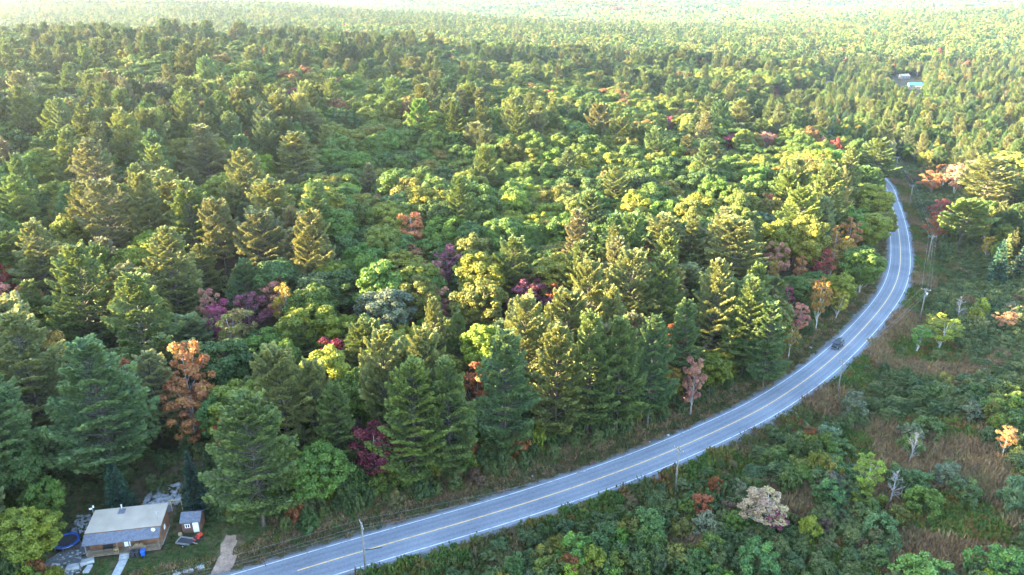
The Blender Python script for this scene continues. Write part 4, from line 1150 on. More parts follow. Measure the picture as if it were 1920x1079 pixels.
    ('shrub', 1815, 905, 4.6, 66, 'shrub', 'dark green willow at the far end of the meadow clump', 2),
    ('shrub', 1605, 735, 6.5, 52, 'grey', 'upright pale grey-green willow by the curve', 5),
    ('shrub', 1745, 782, 4.5, 66, 'shrub', 'green willow at the upper edge of the brown meadow', 4),
    ('shrub', 1712, 797, 4.0, 50, 'grey', 'smaller willow joined to the one at the meadow edge', 1),
    ('shrub', 1080, 1005, 6.5, 80, (.09, .17, .035), 'bright green young maple by the lower edge of the thicket', 2),
    ('shrub', 1112, 1032, 5.5, 62, 'lime', 'yellow-green bush next to the bright young maple', 5),
    ('shrub', 1192, 1038, 5.0, 62, 'shrub', 'round willow bush between yellow-green bush and small round one', 0),
    ('shrub', 1238, 1042, 3.6, 36, 'grey', 'small round grey-green bush near the lower edge', 3),
    ('shrub', 1425, 1018, 6.0, 88, (.075, .15, .045), 'large light green bush below the buff maple', 2),
    ('shrub', 1520, 975, 4.5, 50, 'lime', 'yellowish bush beside the domed willow', 1),
    ('shrub', 1745, 1055, 5.0, 120, (.11, .19, .04), 'wide bright green bush at the lower edge of the meadow', 4),
    ('shrub', 1890, 1028, 6.5, 110, (.08, .16, .035), 'big green bush in the lower corner beyond the meadow', 2),
    ('shrub', 1915, 900, 6.0, 70, (.09, .14, .06), 'pale green bush at the outer edge of the meadow', 0),
):
    hero(*h[:7], var=h[7])
# dead, leafless trees
for k, (px_, py_, H_, rz_, lab) in enumerate(((1680, 888, 7.0, .6, 'bare white forked tree beside the lime-yellow birch'), (1717, 808, 8.0, 2.0, 'dead pale leaning tree in the brown meadow'),
                                        (1805, 560, 8.0, 1.2, 'leafless grey tree behind the bright green birch'), (1320, 640, 8, 2.6, 'bare grey stem leaning on the bank beside the pink maple'),
                                        (695, 640, 9, 1.0, 'bare grey snag between plum maple and twin pines'), (1540, 455, 9, .3, 'bare grey snag poking above the pinkish-red maple'))):
    x, y = place_top(px_, py_, H_)
    me_, h0 = BARE[k % 2]
    t = thing('dead_tree', lab, 'dead tree', (x, y, zt(x, y) - .1), rz_, 'leafless trees')
    t.scale = (1, 1, H_ / h0); t.rotation_euler = (0, .12 * (-1) ** k, rz_)
    link('branches', me_, t)


# ---- scattered trees
def inpoly(px, py, poly):
    c = np.zeros(px.shape, bool)
    n = len(poly)
    for i in range(n):
        x0, y0 = poly[i]; x1, y1 = poly[(i + 1) % n]
        if y0 == y1: continue
        c ^= ((y0 > py) != (y1 > py)) & (px < (x1 - x0) * (py - y0) / (y1 - y0) + x0)
    return c

def jgrid(x0, x1, y0, y1, d, r):
    X, Y = np.meshgrid(np.arange(x0, x1, d), np.arange(y0, y1, d * .9))
    X = X + (np.arange(X.shape[0]) % 2)[:, None] * d * .5
    X = X + r.uniform(-.36, .36, X.shape) * d; Y = Y + r.uniform(-.36, .36, X.shape) * d
    return X.ravel(), Y.ravel()

def view_mask(X, Y, pad):
    return (np.abs(X) < Y * 0.65 + 21 + pad) & (Y > 45)

r4 = np.random.default_rng(77)
X, Y = jgrid(-620, 560, 55, 780, 8.6, r4)
S = road_s(X, Y)
keep = view_mask(X, Y, 28) & (S > np.where(Y > 380, 6.5, 9.0))
keep &= np.hypot((X - YARD[0]) / 1.2, Y - YARD[1]) > 11.5
keep &= ~((X > -52) & (X < -39) & (Y > 90) & (Y < 108))
X, Y, S = X[keep], Y[keep], S[keep]
hx = np.array([(i['x'], i['y'], i['W'] * .5) for i in ITEMS if i['kind'] != 'shrub']).reshape(-1, 3)
if len(hx):
    D = np.hypot(X[:, None] - hx[None, :, 0], Y[:, None] - hx[None, :, 1]) - hx[None, :, 2] * .85
    k = D.min(1) > 1.8
    X, Y, S = X[k], Y[k], S[k]
Z = terrain(X, Y, S)
PX, PY, ZC = proj(np.column_stack([X, Y, Z + 15]))
patch = np.sin(X * .031 + Y * .017 + 1) + np.sin(X * .013 - Y * .036 + 2) + .7 * np.sin(X * .07 + 3) * np.sin(Y * .06)

def species_left(i):
    x, y, s, u = PX[i], PY[i], S[i], r4.random()
    p = patch[i]
    if x < 560 and y > 470: w = dict(P=.42, H=.46, M=.07, S=.05)
    elif 860 < x < 1460 and y > 440 and s < 62: w = dict(P=.74, H=.2, M=.06, S=0)
    elif x > 1380 and y > 320 and s < 45: w = dict(P=.13, H=.62, M=.17, B=.08)
    elif x < 640 and 170 < y <= 500: w = dict(P=np.clip(.44 + .3 * p, .08, .85), M=.03, S=.02); w['H'] = 1 - sum(w.values())
    elif 380 <= x < 1100 and y > 430: w = dict(P=.07, H=.86, M=.07)
    elif 640 <= x < 1650 and y > 260: w = dict(P=np.clip(.08 + .05 * p, .02, .3), M=.05); w['H'] = 1 - sum(w.values())
    elif y > 130: w = dict(P=np.clip(.12 + .16 * p, .02, .5), M=.04); w['H'] = 1 - sum(w.values())
    else: w = dict(P=np.clip(.27 + .22 * p, .04, .7), M=.03); w['H'] = 1 - sum(w.values())
    for k, v in w.items():
        if u < v: return k
        u -= v
    return 'H'

def jit_col(c, r, a=.16):
    f = 1 + r.normal(0, a)
    return tuple(np.clip(np.array(c) * f * (1 + r.normal(0, .07, 3)), .01, .5))

AUTO = []
for i in range(len(X)):
    k = species_left(i)
    if k == 'P':
        kind, H, W = 'white_pine', r4.uniform(18, 26), r4.uniform(11, 15.5)
        c = r4.choice(['pine', 'pine', 'pine_gold', 'pine_tan', 'pine_blue'])
    elif k == 'H':
        kind, H, W = 'hardwood_tree', r4.uniform(12, 19), r4.uniform(10, 14.5)
        c = r4.choice(['green', 'green', 'green', 'dark', 'lime', 'olive', 'lime'])
        if PX[i] > 1380 and PY[i] > 320 and S[i] < 45: c = r4.choice(['green', 'lime', 'olive', 'olive', 'gold', 'green', 'grey'])
    elif k == 'M':
        kind, H, W = 'maple_tree', r4.uniform(12, 16.5), r4.uniform(6.5, 9.5)
        c = r4.choice(['red', 'purple', 'burgundy', 'rust', 'orange', 'pink'])
    elif k == 'S':
        kind, H, W = 'spruce_tree', r4.uniform(11, 17), r4.uniform(4.5, 6.5); c = 'spruce'
    else:
        kind, H, W = 'birch_tree', r4.uniform(10, 14), r4.uniform(4, 6.5); c = r4.choice(['gold', 'olive', 'yellow'])
    if S[i] < 16 and kind != 'white_pine' and PX[i] < 1350: H *= .8; W *= .8
    elif PX[i] > 1350 and PY[i] > 300 and S[i] < 40: H *= 1.15
    AUTO.append(dict(kind=kind, cname=c, x=X[i], y=Y[i], z=Z[i] - .15, H=H, W=W, s=S[i], side='forest'))

# ---- east of the road: conifers up the valley, then thicket and meadow
X, Y = jgrid(40, 900, 200, 900, 6.0, r4)
S = road_s(X, Y); Z = terrain(X, Y, S)
PX, PY, ZC = proj(np.column_stack([X, Y, Z + 8]))
wood = view_mask(X, Y, 20) & (S < np.where(Y > 400, -11, -26)) & ((Y > 300) | ((PX > 1735) & (PY < 490)))
wood &= ~inpoly(PX, PY, [(1665, 290), (1705, 325), (1738, 430), (1748, 540), (1745, 640), (1690, 640), (1660, 330)])
wood &= ~inpoly(PX, PY, [(1668, 130), (1732, 130), (1736, 188), (1698, 186), (1668, 158)])
if len(hx):
    wood &= (np.hypot(X[:, None] - hx[None, :, 0], Y[:, None] - hx[None, :, 1]) - hx[None, :, 2] * .8).min(1) > 1.2
for x, y, s, z, px, py in zip(X[wood], Y[wood], S[wood], Z[wood], PX[wood], PY[wood]):
    u = r4.random()
    if u < .26: kind, H, W, c = 'spruce_tree', r4.uniform(9, 15), r4.uniform(5, 7.5), 'spruce'
    elif u < .46: kind, H, W, c = 'larch_tree', r4.uniform(11, 16), r4.uniform(6, 8.5), r4.choice(['larch', 'larch', 'pine_tan'])
    elif u < .62: kind, H, W, c = 'white_pine', r4.uniform(15, 20), r4.uniform(7, 10), r4.choice(['pine', 'pine_gold'])
    elif u < .88: kind, H, W, c = 'hardwood_tree', r4.uniform(9, 15), r4.uniform(6, 9), r4.choice(['green', 'olive', 'lime', 'grey'])
    elif u < .95: kind, H, W, c = 'birch_tree', r4.uniform(9, 14), r4.uniform(4, 6), r4.choice(['gold', 'yellow', 'buff'])
    else: kind, H, W, c = 'maple_tree', r4.uniform(9, 13), r4.uniform(5, 7), r4.choice(['red', 'pink', 'rust', 'orange'])
    AUTO.append(dict(kind=kind, cname=c, x=x, y=y, z=z - .15, H=H, W=W, s=s, side='valley'))

MEADOW = [[(1590, 800), (1700, 770), (1850, 775), (1890, 850), (1920, 880), (1920, 1000), (1850, 1079), (1650, 1079), (1690, 985), (1620, 930), (1560, 880)],
          [(1610, 640), (1690, 600), (1790, 640), (1850, 700), (1800, 720), (1690, 700), (1640, 690)],
          [(1420, 905), (1520, 880), (1570, 940), (1500, 980), (1430, 960)], [(1220, 985), (1300, 960), (1330, 1020), (1240, 1030)]]
X, Y = jgrid(-60, 420, 70, 420, 2.45, r4)
S = road_s(X, Y); Z = terrain(X, Y, S)
PX, PY, ZC = proj(np.column_stack([X, Y, Z + 1.5]))
k = view_mask(X, Y, 6) & (S < -7.6) & ~((Y > 330) & (S < -40))
inm = np.zeros(len(X), bool)
for poly in MEADOW: inm |= inpoly(PX, PY, poly)
k &= ~(inm & (r4.random(len(X)) < .93))
k &= r4.random(len(X)) < np.where(S > -13, .7, .97)
k &= ~(inpoly(PX, PY, [(1660, 330), (1760, 330), (1800, 560), (1720, 560)]) & (r4.random(len(X)) < .15))
clump = np.sin(X * .11 + Y * .06) + np.sin(X * .05 - Y * .13 + 2)
for x, y, s, z, cl in zip(X[k], Y[k], S[k], Z[k], clump[k]):
    g = 1.0 + .2 * cl
    small = s > -13
    AUTO.append(dict(kind='shrub', cname=r4.choice(['shrub', 'shrub', 'shrub', 'grey', 'dark', 'green', 'lime', 'olive', 'rust' if r4.random() < .3 else 'shrub']),
                     x=x, y=y, z=z - .1, H=r4.uniform(1.5, 4.2) * g * (.5 if small else 1), W=r4.uniform(2.8, 5.6) * g * (.65 if small else 1), s=s, side='thicket'))
# shrubs along the forest edge and round the yard
X, Y = jgrid(-110, 240, 78, 420, 2.4, r4)
S = road_s(X, Y); Z = terrain(X, Y, S)
k = view_mask(X, Y, 6) & (S > 8.8) & (S < 20) & (r4.random(len(X)) < .95)
dy_ = np.hypot((X - YARD[0]) / 1.3, Y - YARD[1])
k &= (dy_ > 12.5) & ~((X > -52) & (X < -39) & (Y > 90) & (Y < 106))
for x, y, s, z in zip(X[k], Y[k], S[k], Z[k]):
    e = .7 if s < 12 else 1.15
    AUTO.append(dict(kind='shrub', cname=r4.choice(['green', 'dark', 'olive', 'shrub', 'lime', 'dark', 'rust' if r4.random() < .4 else 'green', 'gold' if r4.random() < .25 else 'dark']),
                     x=x, y=y, z=z - .1, H=r4.uniform(2.2, 5.8) * e, W=r4.uniform(2.6, 4.8) * e, s=s, side='verge'))

# ---- brambles and young growth behind the yard
X, Y = jgrid(-92, -36, 88, 130, 2.6, r4)
S = road_s(X, Y); Z = terrain(X, Y, S)
u_, v_ = (X + 67) * math.cos(.177) + (Y - 96.1) * math.sin(.177), -(X + 67) * math.sin(.177) + (Y - 96.1) * math.cos(.177)
k = (S > 11) & ((v_ > 15.5) | (u_ < -7.5) | ((u_ > 17.5) & (v_ > 5))) & (r4.random(len(X)) < .7)
for x, y, s, z in zip(X[k], Y[k], S[k], Z[k]):
    AUTO.append(dict(kind='shrub', cname=r4.choice(['green', 'dark', 'olive', 'dark', 'rust' if r4.random() < .3 else 'green']), x=x, y=y, z=z - .1, H=r4.uniform(1.5, 4.5), W=r4.uniform(2.2, 4.2), s=s, side='verge'))

# ---- the trees in front of a tree the photograph shows clear are younger and lower
HQ = [i for i in ITEMS if i['kind'] != 'shrub']
hp = np.array([(i['x'], i['y'], i['z'] + i['H'] * .62) for i in HQ]); hX, hY, hZ = proj(hp)
hT = proj(np.array([(i['x'], i['y'], i['z'] + i['H']) for i in HQ]))[1]
hB = proj(np.array([(i['x'], i['y'], i['z'] + i['H'] * .25) for i in HQ]))[1]
hW = np.array([i['W'] for i in HQ]) * .5 * FPX / hZ
for a in AUTO:
    if a['kind'] == 'shrub': continue
    for _ in range(6):
        q = np.array([(a['x'], a['y'], a['z'] + a['H']), (a['x'], a['y'], a['z'])])
        ax, ay, az = proj(q)
        aw = a['W'] * .5 * FPX / az[1]
        cov = (hZ > az[1] + 2) & (np.abs(hX - ax[1]) < .8 * hW + .62 * aw) & (ay[0] < hT + .70 * (hB - hT)) & (ay[1] > hT)
        if not cov.any(): break
        a['H'] *= .8; a['W'] *= .9
AUTO = [a for a in AUTO if a['kind'] == 'shrub' or a['H'] > 4.5]

# ---- which of them stand as individuals: those that show largest, 300 of a kind at most
P_ = np.array([(a['x'], a['y'], a['z'] + a['H'] * .85) for a in AUTO])
apx, apy, azc = proj(P_)
for a, x, y, zc in zip(AUTO, apx, apy, azc):
    a['px'], a['py'] = float(x), float(y)
    a['show'] = a['W'] * a['H'] / zc ** 2 * 1e4 if (-15 < x < 1935 and -10 < y < 1085) else 0.0
LIMIT = dict(white_pine=300, hardwood_tree=300, maple_tree=150, spruce_tree=150, larch_tree=150, birch_tree=80, shrub=300)
REST = []
for kind, lim in LIMIT.items():
    nh = sum(1 for i in ITEMS if i['kind'] == kind)
    a = sorted((q for q in AUTO if q['kind'] == kind), key=lambda q: -q['show'])
    take = [q for q in a[:max(0, lim - nh)] if q['show'] > 0]
    REST += a[len(take):]
    for q in take:
        ITEMS.append(dict(kind=kind, var=int(r4.integers(len(PROTO[kind]))), x=q['x'], y=q['y'], z=q['z'], H=q['H'], W=q['W'], rot=float(r4.uniform(0, 6.28)),
                          col=jit_col(C_[q['cname']], r4), cname=q['cname'], side=q['side'], s=q['s'], label=None, group=None, hero=False))
# ---- descriptions: the look first, then where it stands from a neighbour one can find
import re
CUT = re.compile(r"(,| standing| rising| behind| in | above| between| next to| beside| on | of the| where| with| at the| leaning| carrying| overhanging| poking| touching| from| near| alone| beyond| growing| fronting| lit | crowning| low | against| cut| up | by | below| among| half| and | opposite| halfway| just| farthest| driving| joined| tinged| to the| touching)")
LAND = []
for it in ITEMS:
    if it['hero']: LAND.append((CUT.split(it['label'])[0], it['x'], it['y'], it['z'] + it['H'] * .6))
for nm, (x, y, z) in (('cabin', yl(5.5, 4, 3)), ('shed', yl(15, 5, 2)), ('trampoline', yl(-4.3, 4.4, 1)), ('dark car', (cx, cy_, 1))): LAND.append((nm, x, y, z))
for o in bpy.data.objects:
    if o.name.split('.')[0] in ('dead_tree', 'utility_pole') and o.get('label') and o.parent is None:
        LAND.append((CUT.split(o['label'])[0], o.location.x, o.location.y, o.location.z + 5))
cnt = {}
for l in LAND: cnt[l[0]] = cnt.get(l[0], 0) + 1
LAND = [l for l in LAND if cnt[l[0]] == 1 and len(l[0].split()) <= 6]
LX, LY, LZ = proj(np.array([l[1:] for l in LAND]))
TINT = dict(pine='green', pine_gold='golden-green', pine_tan='tan-green', pine_blue='blue-green', green='green', dark='dark green', lime='yellow-green', olive='olive', yellow='yellow', gold='amber',
            orange='orange', rust='rust-brown', red='red', purple='purple', burgundy='burgundy', magenta='magenta', pink='pink', spruce='dark', larch='pale', grey='grey-green', shrub='green', buff='buff')
NOUN = dict(white_pine='white pine', hardwood_tree='leafy tree', maple_tree='maple', spruce_tree='spruce', larch_tree='larch', birch_tree='birch', shrub='bush')
ORD = ['', 'second ', 'third ', 'fourth ', 'fifth ', 'sixth ', 'seventh ', 'eighth ', 'ninth ', 'tenth ', 'eleventh ', 'twelfth ']
GRP = dict(white_pine='white pines', hardwood_tree='leafy trees', maple_tree='maples', spruce_tree='spruces', larch_tree='larches', birch_tree='birches', shrub='bushes')
auto = [i for i in ITEMS if not i['hero']]
for k in NOUN:
    q = [i for i in auto if i['kind'] == k]
    if not q: continue
    hs_ = np.quantile([i['H'] for i in q], [.3, .7]); ws_ = np.quantile([i['W'] / i['H'] for i in q], [.3, .7])
    for i in q:
        i['adj'] = ('low ' if i['H'] < hs_[0] else 'tall ' if i['H'] > hs_[1] else '') + ('slim ' if i['W'] / i['H'] < ws_[0] else 'broad ' if i['W'] / i['H'] > ws_[1] else '')
keys = {}
for i in auto:
    x, y, zc = (float(v[0]) for v in proj((i['x'], i['y'], i['z'] + i['H'] * .6)))
    east = i['side'] in ('valley', 'thicket')
    d = np.hypot(LX - x, (LY - y) * 1.3)
    ls = np.array([road_s(np.array([l[1]]), np.array([l[2]]))[0] for l in LAND]) if 'LS' not in globals() else LS
    LS = ls
    d = d + np.where((LS < 0) != (i['s'] < 0), 120, 0)
    j = int(np.argmin(d))
    dx, dy = x - LX[j], y - LY[j]
    if abs(dy) * 1.2 > abs(dx): rel = 'behind' if dy < 0 else 'in front of'
    elif east: rel = 'on the road side of' if dx < 0 else 'on the far side of'
    else: rel = 'on the cabin side of' if dx < 0 else 'on the bend side of'
    keys.setdefault((i['adj'] + TINT[i['cname']] + ' ' + NOUN[i['kind']], rel, LAND[j][0]), []).append((float(d[j]), i))
for (what, rel, whom), q in keys.items():
    q.sort(key=lambda t: t[0])
    for n, (_, i) in enumerate(q):
        i['label'] = f"{ORD[min(n, 11)]}{what} {rel} the {whom}"
for i in ITEMS:
    side = i.get('side') or ('forest' if road_s(np.array([i['x']]), np.array([i['y']]))[0] > 0 else 'valley')
    i['group'] = GRP[i['kind']] + dict(forest=' of the hillside forest', valley=' in the valley beyond the road', thicket=' of the wet thicket', verge=' along the forest edge')[side]


CAT = dict(white_pine='pine tree', hardwood_tree='tree', maple_tree='maple tree', spruce_tree='spruce tree', larch_tree='larch tree', birch_tree='birch tree', shrub='shrub')
for it in ITEMS:
    p = PROTO[it['kind']][it['var'] % len(PROTO[it['kind']])]
    e = link(it['kind'], None, None, (it['x'], it['y'], it['z']))
    sz = it['H'] / p['H']; sx = it['W'] / (2 * p['R'])
    e.rotation_euler = (0, 0, it['rot']); e.scale = (sx, sx, sz)
    e.empty_display_size = .5
    tag(e, it['label'], CAT[it['kind']], it['group'])
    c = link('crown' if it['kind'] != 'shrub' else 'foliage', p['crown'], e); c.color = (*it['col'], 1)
    link('trunk' if it['kind'] != 'shrub' else 'stem', p['trunk'], e)

# ---- the rest of each wood as one mass
def scatter(name, protos, pts, var, rot, scl, label=None):
    """one object whose geometry nodes set the given meshes on its points"""
    col = bpy.data.collections.new(name + '_kit')
    for i, me in enumerate(protos):
        col.objects.link(bpy.data.objects.new(f'{name}_kit_{i:02d}', me))
    me = bpy.data.meshes.new(name)
    n = len(pts)
    me.vertices.add(n); me.vertices.foreach_set('co', np.asarray(pts, np.float32).ravel())
    me.attributes.new('pick', 'INT', 'POINT').data.foreach_set('value', np.asarray(var, np.int32))
    me.attributes.new('turn', 'FLOAT_VECTOR', 'POINT').data.foreach_set('vector', np.asarray(rot, np.float32).ravel())
    me.attributes.new('size', 'FLOAT_VECTOR', 'POINT').data.foreach_set('vector', np.asarray(scl, np.float32).ravel())
    o = link(name, me)
    ng = bpy.data.node_groups.new(name, 'GeometryNodeTree')
    ng.interface.new_socket('Geometry', in_out='INPUT', socket_type='NodeSocketGeometry')
    ng.interface.new_socket('Geometry', in_out='OUTPUT', socket_type='NodeSocketGeometry')
    gi, go = ng.nodes.new('NodeGroupInput'), ng.nodes.new('NodeGroupOutput')
    ip = ng.nodes.new('GeometryNodeInstanceOnPoints')
    ci = ng.nodes.new('GeometryNodeCollectionInfo'); ci.inputs['Collection'].default_value = col
    ci.inputs['Separate Children'].default_value = True; ci.inputs['Reset Children'].default_value = True
    def attr(nm, ty):
        a = ng.nodes.new('GeometryNodeInputNamedAttribute'); a.data_type = ty; a.inputs['Name'].default_value = nm
        return [s for s in a.outputs if s.enabled and s.name == 'Attribute'][0]
    L = ng.links.new
    L(gi.outputs[0], ip.inputs['Points']); L(ci.outputs[0], ip.inputs['Instance'])
    ip.inputs['Pick Instance'].default_value = True
    L(attr('pick', 'INT'), ip.inputs['Instance Index']); L(attr('turn', 'FLOAT_VECTOR'), ip.inputs['Rotation']); L(attr('size', 'FLOAT_VECTOR'), ip.inputs['Scale'])
    L(ip.outputs[0], go.inputs[0])
    md = o.modifiers.new('scatter', 'NODES'); md.node_group = ng
    tag(o, label, None, None, 'stuff')
    return o

r6 = np.random.default_rng(5)
for kind, name, lab in (('white_pine', 'pine_wood', 'pines standing among the hardwoods up the hillside'), ('hardwood_tree', 'hardwood_forest', 'unbroken green hardwood canopy on the hillside'),
                        ('maple_tree', 'maple_wood', 'red and orange maples scattered through the forest'), ('spruce_tree', 'spruce_wood', 'dark spruces along the valley bottom'),
                        ('larch_tree', 'larch_wood', 'pale larches in the sunlit valley stand'), ('birch_tree', 'birch_wood', 'thin yellow birches at the edge of the wood'), ('shrub', 'shrub_thicket', 'alder and willow thicket between road and meadow')):
    q = [a for a in REST if a['kind'] == kind]
    if not q: continue
    var = r6.integers(0, len(PROTO[kind]), len(q))
    pts = [(a['x'], a['y'], a['z']) for a in q]
    rot = np.zeros((len(q), 3)); rot[:, 2] = r6.uniform(0, 6.28, len(q))
    scl = [(a['W'] / (2 * PROTO[kind][v]['R']),) * 2 + (a['H'] / PROTO[kind][v]['H'],) for a, v in zip(q, var)]
    scatter(name, [p['whole'] for p in PROTO[kind]], pts, var, rot, scl, lab)

# ---- the forest far off, lighter crowns, and the unseen wood added on the shading ridge
FARK = []
for k in range(4):
    r = np.random.default_rng(700 + k)
    C, A, B, Lf, w = conifer(r, 22, 5.6, .2, 2.0, 5, (0, .8), 1.25, .36, 7, pine_prof, flare=.22, bare=.3, jit=.35, upb=.45)
    FARK.append(leaf_mesh('far_pine', C, A, B, Lf, [M['leaf_pine']]))
for k in range(5):
    r = np.random.default_rng(720 + k)
    C, A, B, Lf, t = lobes_crown(r, 4.6, 5.5, 15.5, 26, (1.1, 1.9), .95, 30)
    FARK.append(leaf_mesh('far_hardwood', C, A, B, Lf, [M['leaf_hard']]))
for k in range(2):
    r = np.random.default_rng(740 + k)
    C, A, B, Lf, t = lobes_crown(r, 3.2, 3.5, 13, 20, (.8, 1.5), .8, 36)
    FARK.append(leaf_mesh('far_maple', C, A, B, Lf, [M['leaf_red']]))
for k in range(2):
    r = np.random.default_rng(760 + k)
    C, A, B, Lf, w = conifer(r, 15, 2.8, .05, 1.1, 6, (-.05, .5), .9, .36, 8, lambda t: (1 - t) ** .85 + .05, flare=.1, bare=.15, jit=.3, upb=.2)
    FARK.append(leaf_mesh('far_spruce', C, A, B, Lf, [M['leaf_larch' if k else 'leaf_spruce']]))

def far_pick(x, y, s, r):
    p = np.sin(x * .021 + y * .012 + 1) + np.sin(x * .009 - y * .026 + 2) + .7 * np.sin(x * .004 + 3) * np.sin(y * .0043)
    pp = np.clip(.21 + .19 * p, .02, .65)
    u = r.random(len(x))
    v = np.where(u < pp, r.integers(0, 4, len(x)), r.integers(4, 9, len(x)))
    v = np.where(r.random(len(x)) < .05, r.integers(9, 11, len(x)), v)
    v = np.where((s < -10) & (r.random(len(x)) < .14), r.integers(11, 13, len(x)), v)
    return v
def far_wood(name, X, Y, r, label, h=1.0):
    S = road_s(X, Y); Z = terrain(X, Y, S)
    v = far_pick(X, Y, S, r)
    rot = np.zeros((len(X), 3)); rot[:, 2] = r.uniform(0, 6.28, len(X))
    sz = r.uniform(.75, 1.35, (len(X), 1)) * h
    scatter(name, FARK, np.column_stack([X, Y, Z - .2]), v, rot, np.hstack([sz, sz, sz * r.uniform(.85, 1.1, (len(X), 1))]), label)

r7 = np.random.default_rng(9)
X, Y = jgrid(-1500, 1500, 700, 2000, 9.0, r7)
S = road_s(X, Y)
k = view_mask(X, Y, 60) & ~((Y < 780) & (S > 0) & (np.abs(X) < 1) ) & (np.abs(S) > 12)
k &= np.where(S > 0, (Y >= 780) | (X < -615) | (X > 555), Y >= 895)
far_wood('distant_forest', X[k], Y[k], r7, 'mixed forest rolling away to the hazy skyline')
X, Y = jgrid(-560, -60, -330, 320, 8.5, r7)
S = road_s(X, Y)
k = ~view_mask(X, Y, 27) & ((S > 16) | ((S < -16) & (X < -150)))
far_wood('ridge_forest', X[k], Y[k], r7, 'forest on the ridge beside the house', 1.15)  # out-of-view trees, added so their shadow falls on the foreground
# far hills: patches of canopy, each many crowns
PATCH = []
for k in range(4):
    r = np.random.default_rng(800 + k)
    Cs = []
    for _ in range(42):
        c = np.append(r.uniform(-32, 32, 2), r.uniform(7, 14)); R = r.uniform(4, 7)
        d = unit(r.normal(size=(46, 3)) + [0, 0, .9])
        Cs.append((c + d * R * np.array([1, 1, .9]), d))
    C = np.vstack([c for c, _ in Cs]); D = np.vstack([d for _, d in Cs])
    nn = unit(D + r.normal(size=D.shape) * .4); t = unit(np.cross(nn, r.normal(size=D.shape))); b = np.cross(nn, t)
    PATCH.append(leaf_mesh('canopy_patch', C, t * 1.9, b * 1.5, np.clip(r.normal(.5, .2, len(C)), 0, 1), [M['leaf_hard' if k % 2 else 'leaf_pine']]))
X, Y = jgrid(-6200, 6200, 1950, 8800, 52, r7)
k = view_mask(X, Y, 150)
X, Y = X[k], Y[k]
rot = np.zeros((len(X), 3)); rot[:, 2] = r7.uniform(0, 6.28, len(X))
g = 1 + np.clip((Y - 3000) / 6000, 0, 1) * .4
scatter('hill_forest', PATCH, np.column_stack([X, Y, terrain(X, Y) - 1]), r7.integers(0, 4, len(X)), rot, np.column_stack([g, g, r7.uniform(.9, 1.4, len(X))]), 'wooded hills fading into the haze')

# ------------------------------------------------------------------ grass, ferns and dead bracken
def tuft(r, n, h, spread, w, mat):
    base = np.column_stack([r.normal(0, spread, (n, 2)), np.zeros(n)])
    d = unit(np.column_stack([r.normal(0, .5, (n, 2)), np.ones(n)]))
    L = h * r.uniform(.5, 1.2, (n, 1))
    b = unit(np.cross(d, r.normal(size=(n, 3))))
    return leaf_mesh('tuft', base + d * L * .45, d * L * .5, b * w * r.uniform(.6, 1.3, (n, 1)), np.clip(r.normal(.5, .2, n), 0, 1), [M[mat]])
TUFT = [tuft(np.random.default_rng(900 + k), 60, .55, .34, .08, 'grass') for k in range(3)] + \
       [tuft(np.random.default_rng(910 + k), 70, .75, .40, .08, 'dry_grass') for k in range(3)] + \
       [tuft(np.random.default_rng(920 + k), 44, .6, .34, .14, 'fern') for k in range(3)] + \
       [tuft(np.random.default_rng(930 + k), 70, .4, .36, .06, 'lawn') for k in range(3)]
def cover(name, X, Y, pick, size, label):
    n = len(X)
    rot = np.zeros((n, 3)); rot[:, 2] = r7.uniform(0, 6.28, n)
    sz = size * r7.uniform(.6, 1.4, (n, 1))
    scatter(name, TUFT, np.column_stack([X, Y, terrain(X, Y) - .05]), pick, rot, np.hstack([sz, sz, sz * r7.uniform(.7, 1.3, (n, 1))]), label)
X, Y = jgrid(-70, 420, 70, 420, 1.0, r7)
S = road_s(X, Y)
k = view_mask(X, Y, 3) & (S < -5.1)
X, Y, S = X[k], Y[k], S[k]
PX, PY, _ = proj(np.column_stack([X, Y, terrain(X, Y, S)]))
inm = np.zeros(len(X), bool)
for poly in MEADOW: inm |= inpoly(PX, PY, poly)
pt = np.sin(X * .19 + Y * .11) + np.sin(X * .09 - Y * .23 + 1)
pick = np.where(inm, np.where(pt > .5, r7.integers(6, 9, len(X)), r7.integers(3, 6, len(X))), np.where(pt > .2, r7.integers(6, 9, len(X)), np.where(pt < -1, r7.integers(3, 6, len(X)), r7.integers(0, 3, len(X)))))
cover('meadow_grass', X, Y, pick, 1.45, 'brown and green tall grass of the wet meadow')
X, Y = jgrid(-80, 240, 72, 420, .7, r7)
S = road_s(X, Y)
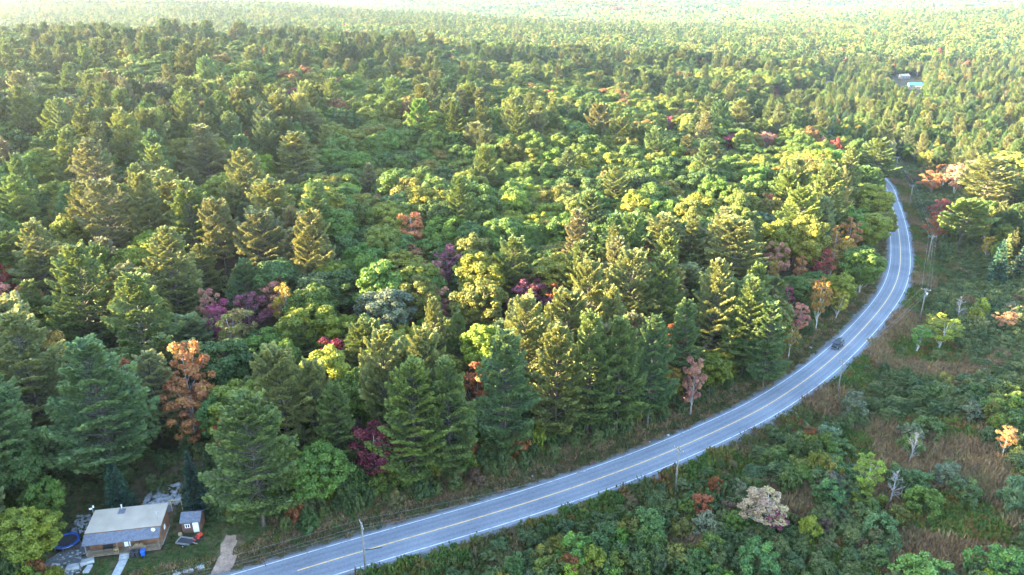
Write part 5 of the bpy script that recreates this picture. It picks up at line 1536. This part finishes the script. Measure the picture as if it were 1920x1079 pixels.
k = view_mask(X, Y, 3) & (S > 4.5) & (S < np.where(np.hypot((X - YARD[0]) / 1.25, Y - YARD[1]) < 16.5, 9, 15)) & ~((np.abs(X + 45.5) < 1.7) & (Y < 102) & (X < -35))
X, Y, S = X[k], Y[k], S[k]
pick = np.where(S < 8, r7.choice([0, 1, 2, 0, 3], len(X)), r7.choice([3, 4, 5, 6, 7, 0], len(X)))
cover('verge_grass', X, Y, pick, .8, 'rough grass and bracken on the roadside bank')
X, Y = jgrid(-82, -38, 86, 122, .5, r7)
S = road_s(X, Y)
k = (S > 8) & (np.hypot((X - YARD[0]) / 1.25, Y - YARD[1]) < 17)
u_, v_ = (X + 67) * math.cos(.177) + (Y - 96.1) * math.sin(.177), -(X + 67) * math.sin(.177) + (Y - 96.1) * math.cos(.177)
k &= ~((u_ > -.6) & (u_ < 11.4) & (v_ > -.5) & (v_ < 8)) & ~((u_ > 12) & (u_ < 15.5) & (v_ > 4) & (v_ < 7.5))
yard_gravel = ((u_ < .5) & (v_ < 5) & (u_ > -6)) | ((v_ > 7) & (u_ > 2) & (u_ < 11))
k &= ~(yard_gravel & (r7.random(len(X)) < .9)) & ~((np.abs(X + 45.5) < 1.7) & (Y < 102))
k &= ~((u_ > 3.9) & (u_ < 6.4) & (v_ < 0) & (v_ > -6))
cover('lawn_grass', X[k], Y[k], r7.choice([9, 10, 11, 9, 10, 11, 0], int(k.sum())), .5, 'green lawn round the cabin')

# ------------------------------------------------------------------ evening haze
hz = MB().box(-9500, 9500, -2700, 11500, -60, 330).build('haze', [])
mh = bpy.data.materials.new('haze'); mh.use_nodes = True
nt = mh.node_tree; nt.nodes.remove(nt.nodes['Principled BSDF'])
pv = nt.nodes.new('ShaderNodeVolumePrincipled')
pv.inputs['Color'].default_value = (.54, .57, .63, 1)
pv.inputs['Density'].default_value = HAZE_DENSITY
pv.inputs['Density Attribute'].default_value = ''
pv.inputs['Anisotropy'].default_value = 0.7
nt.links.new(pv.outputs[0], nt.nodes['Material Output'].inputs['Volume'])
try: mh.cycles.homogeneous_volume = True
except Exception: pass
hz.data.materials.append(mh)
tag(hz, kind='stuff')
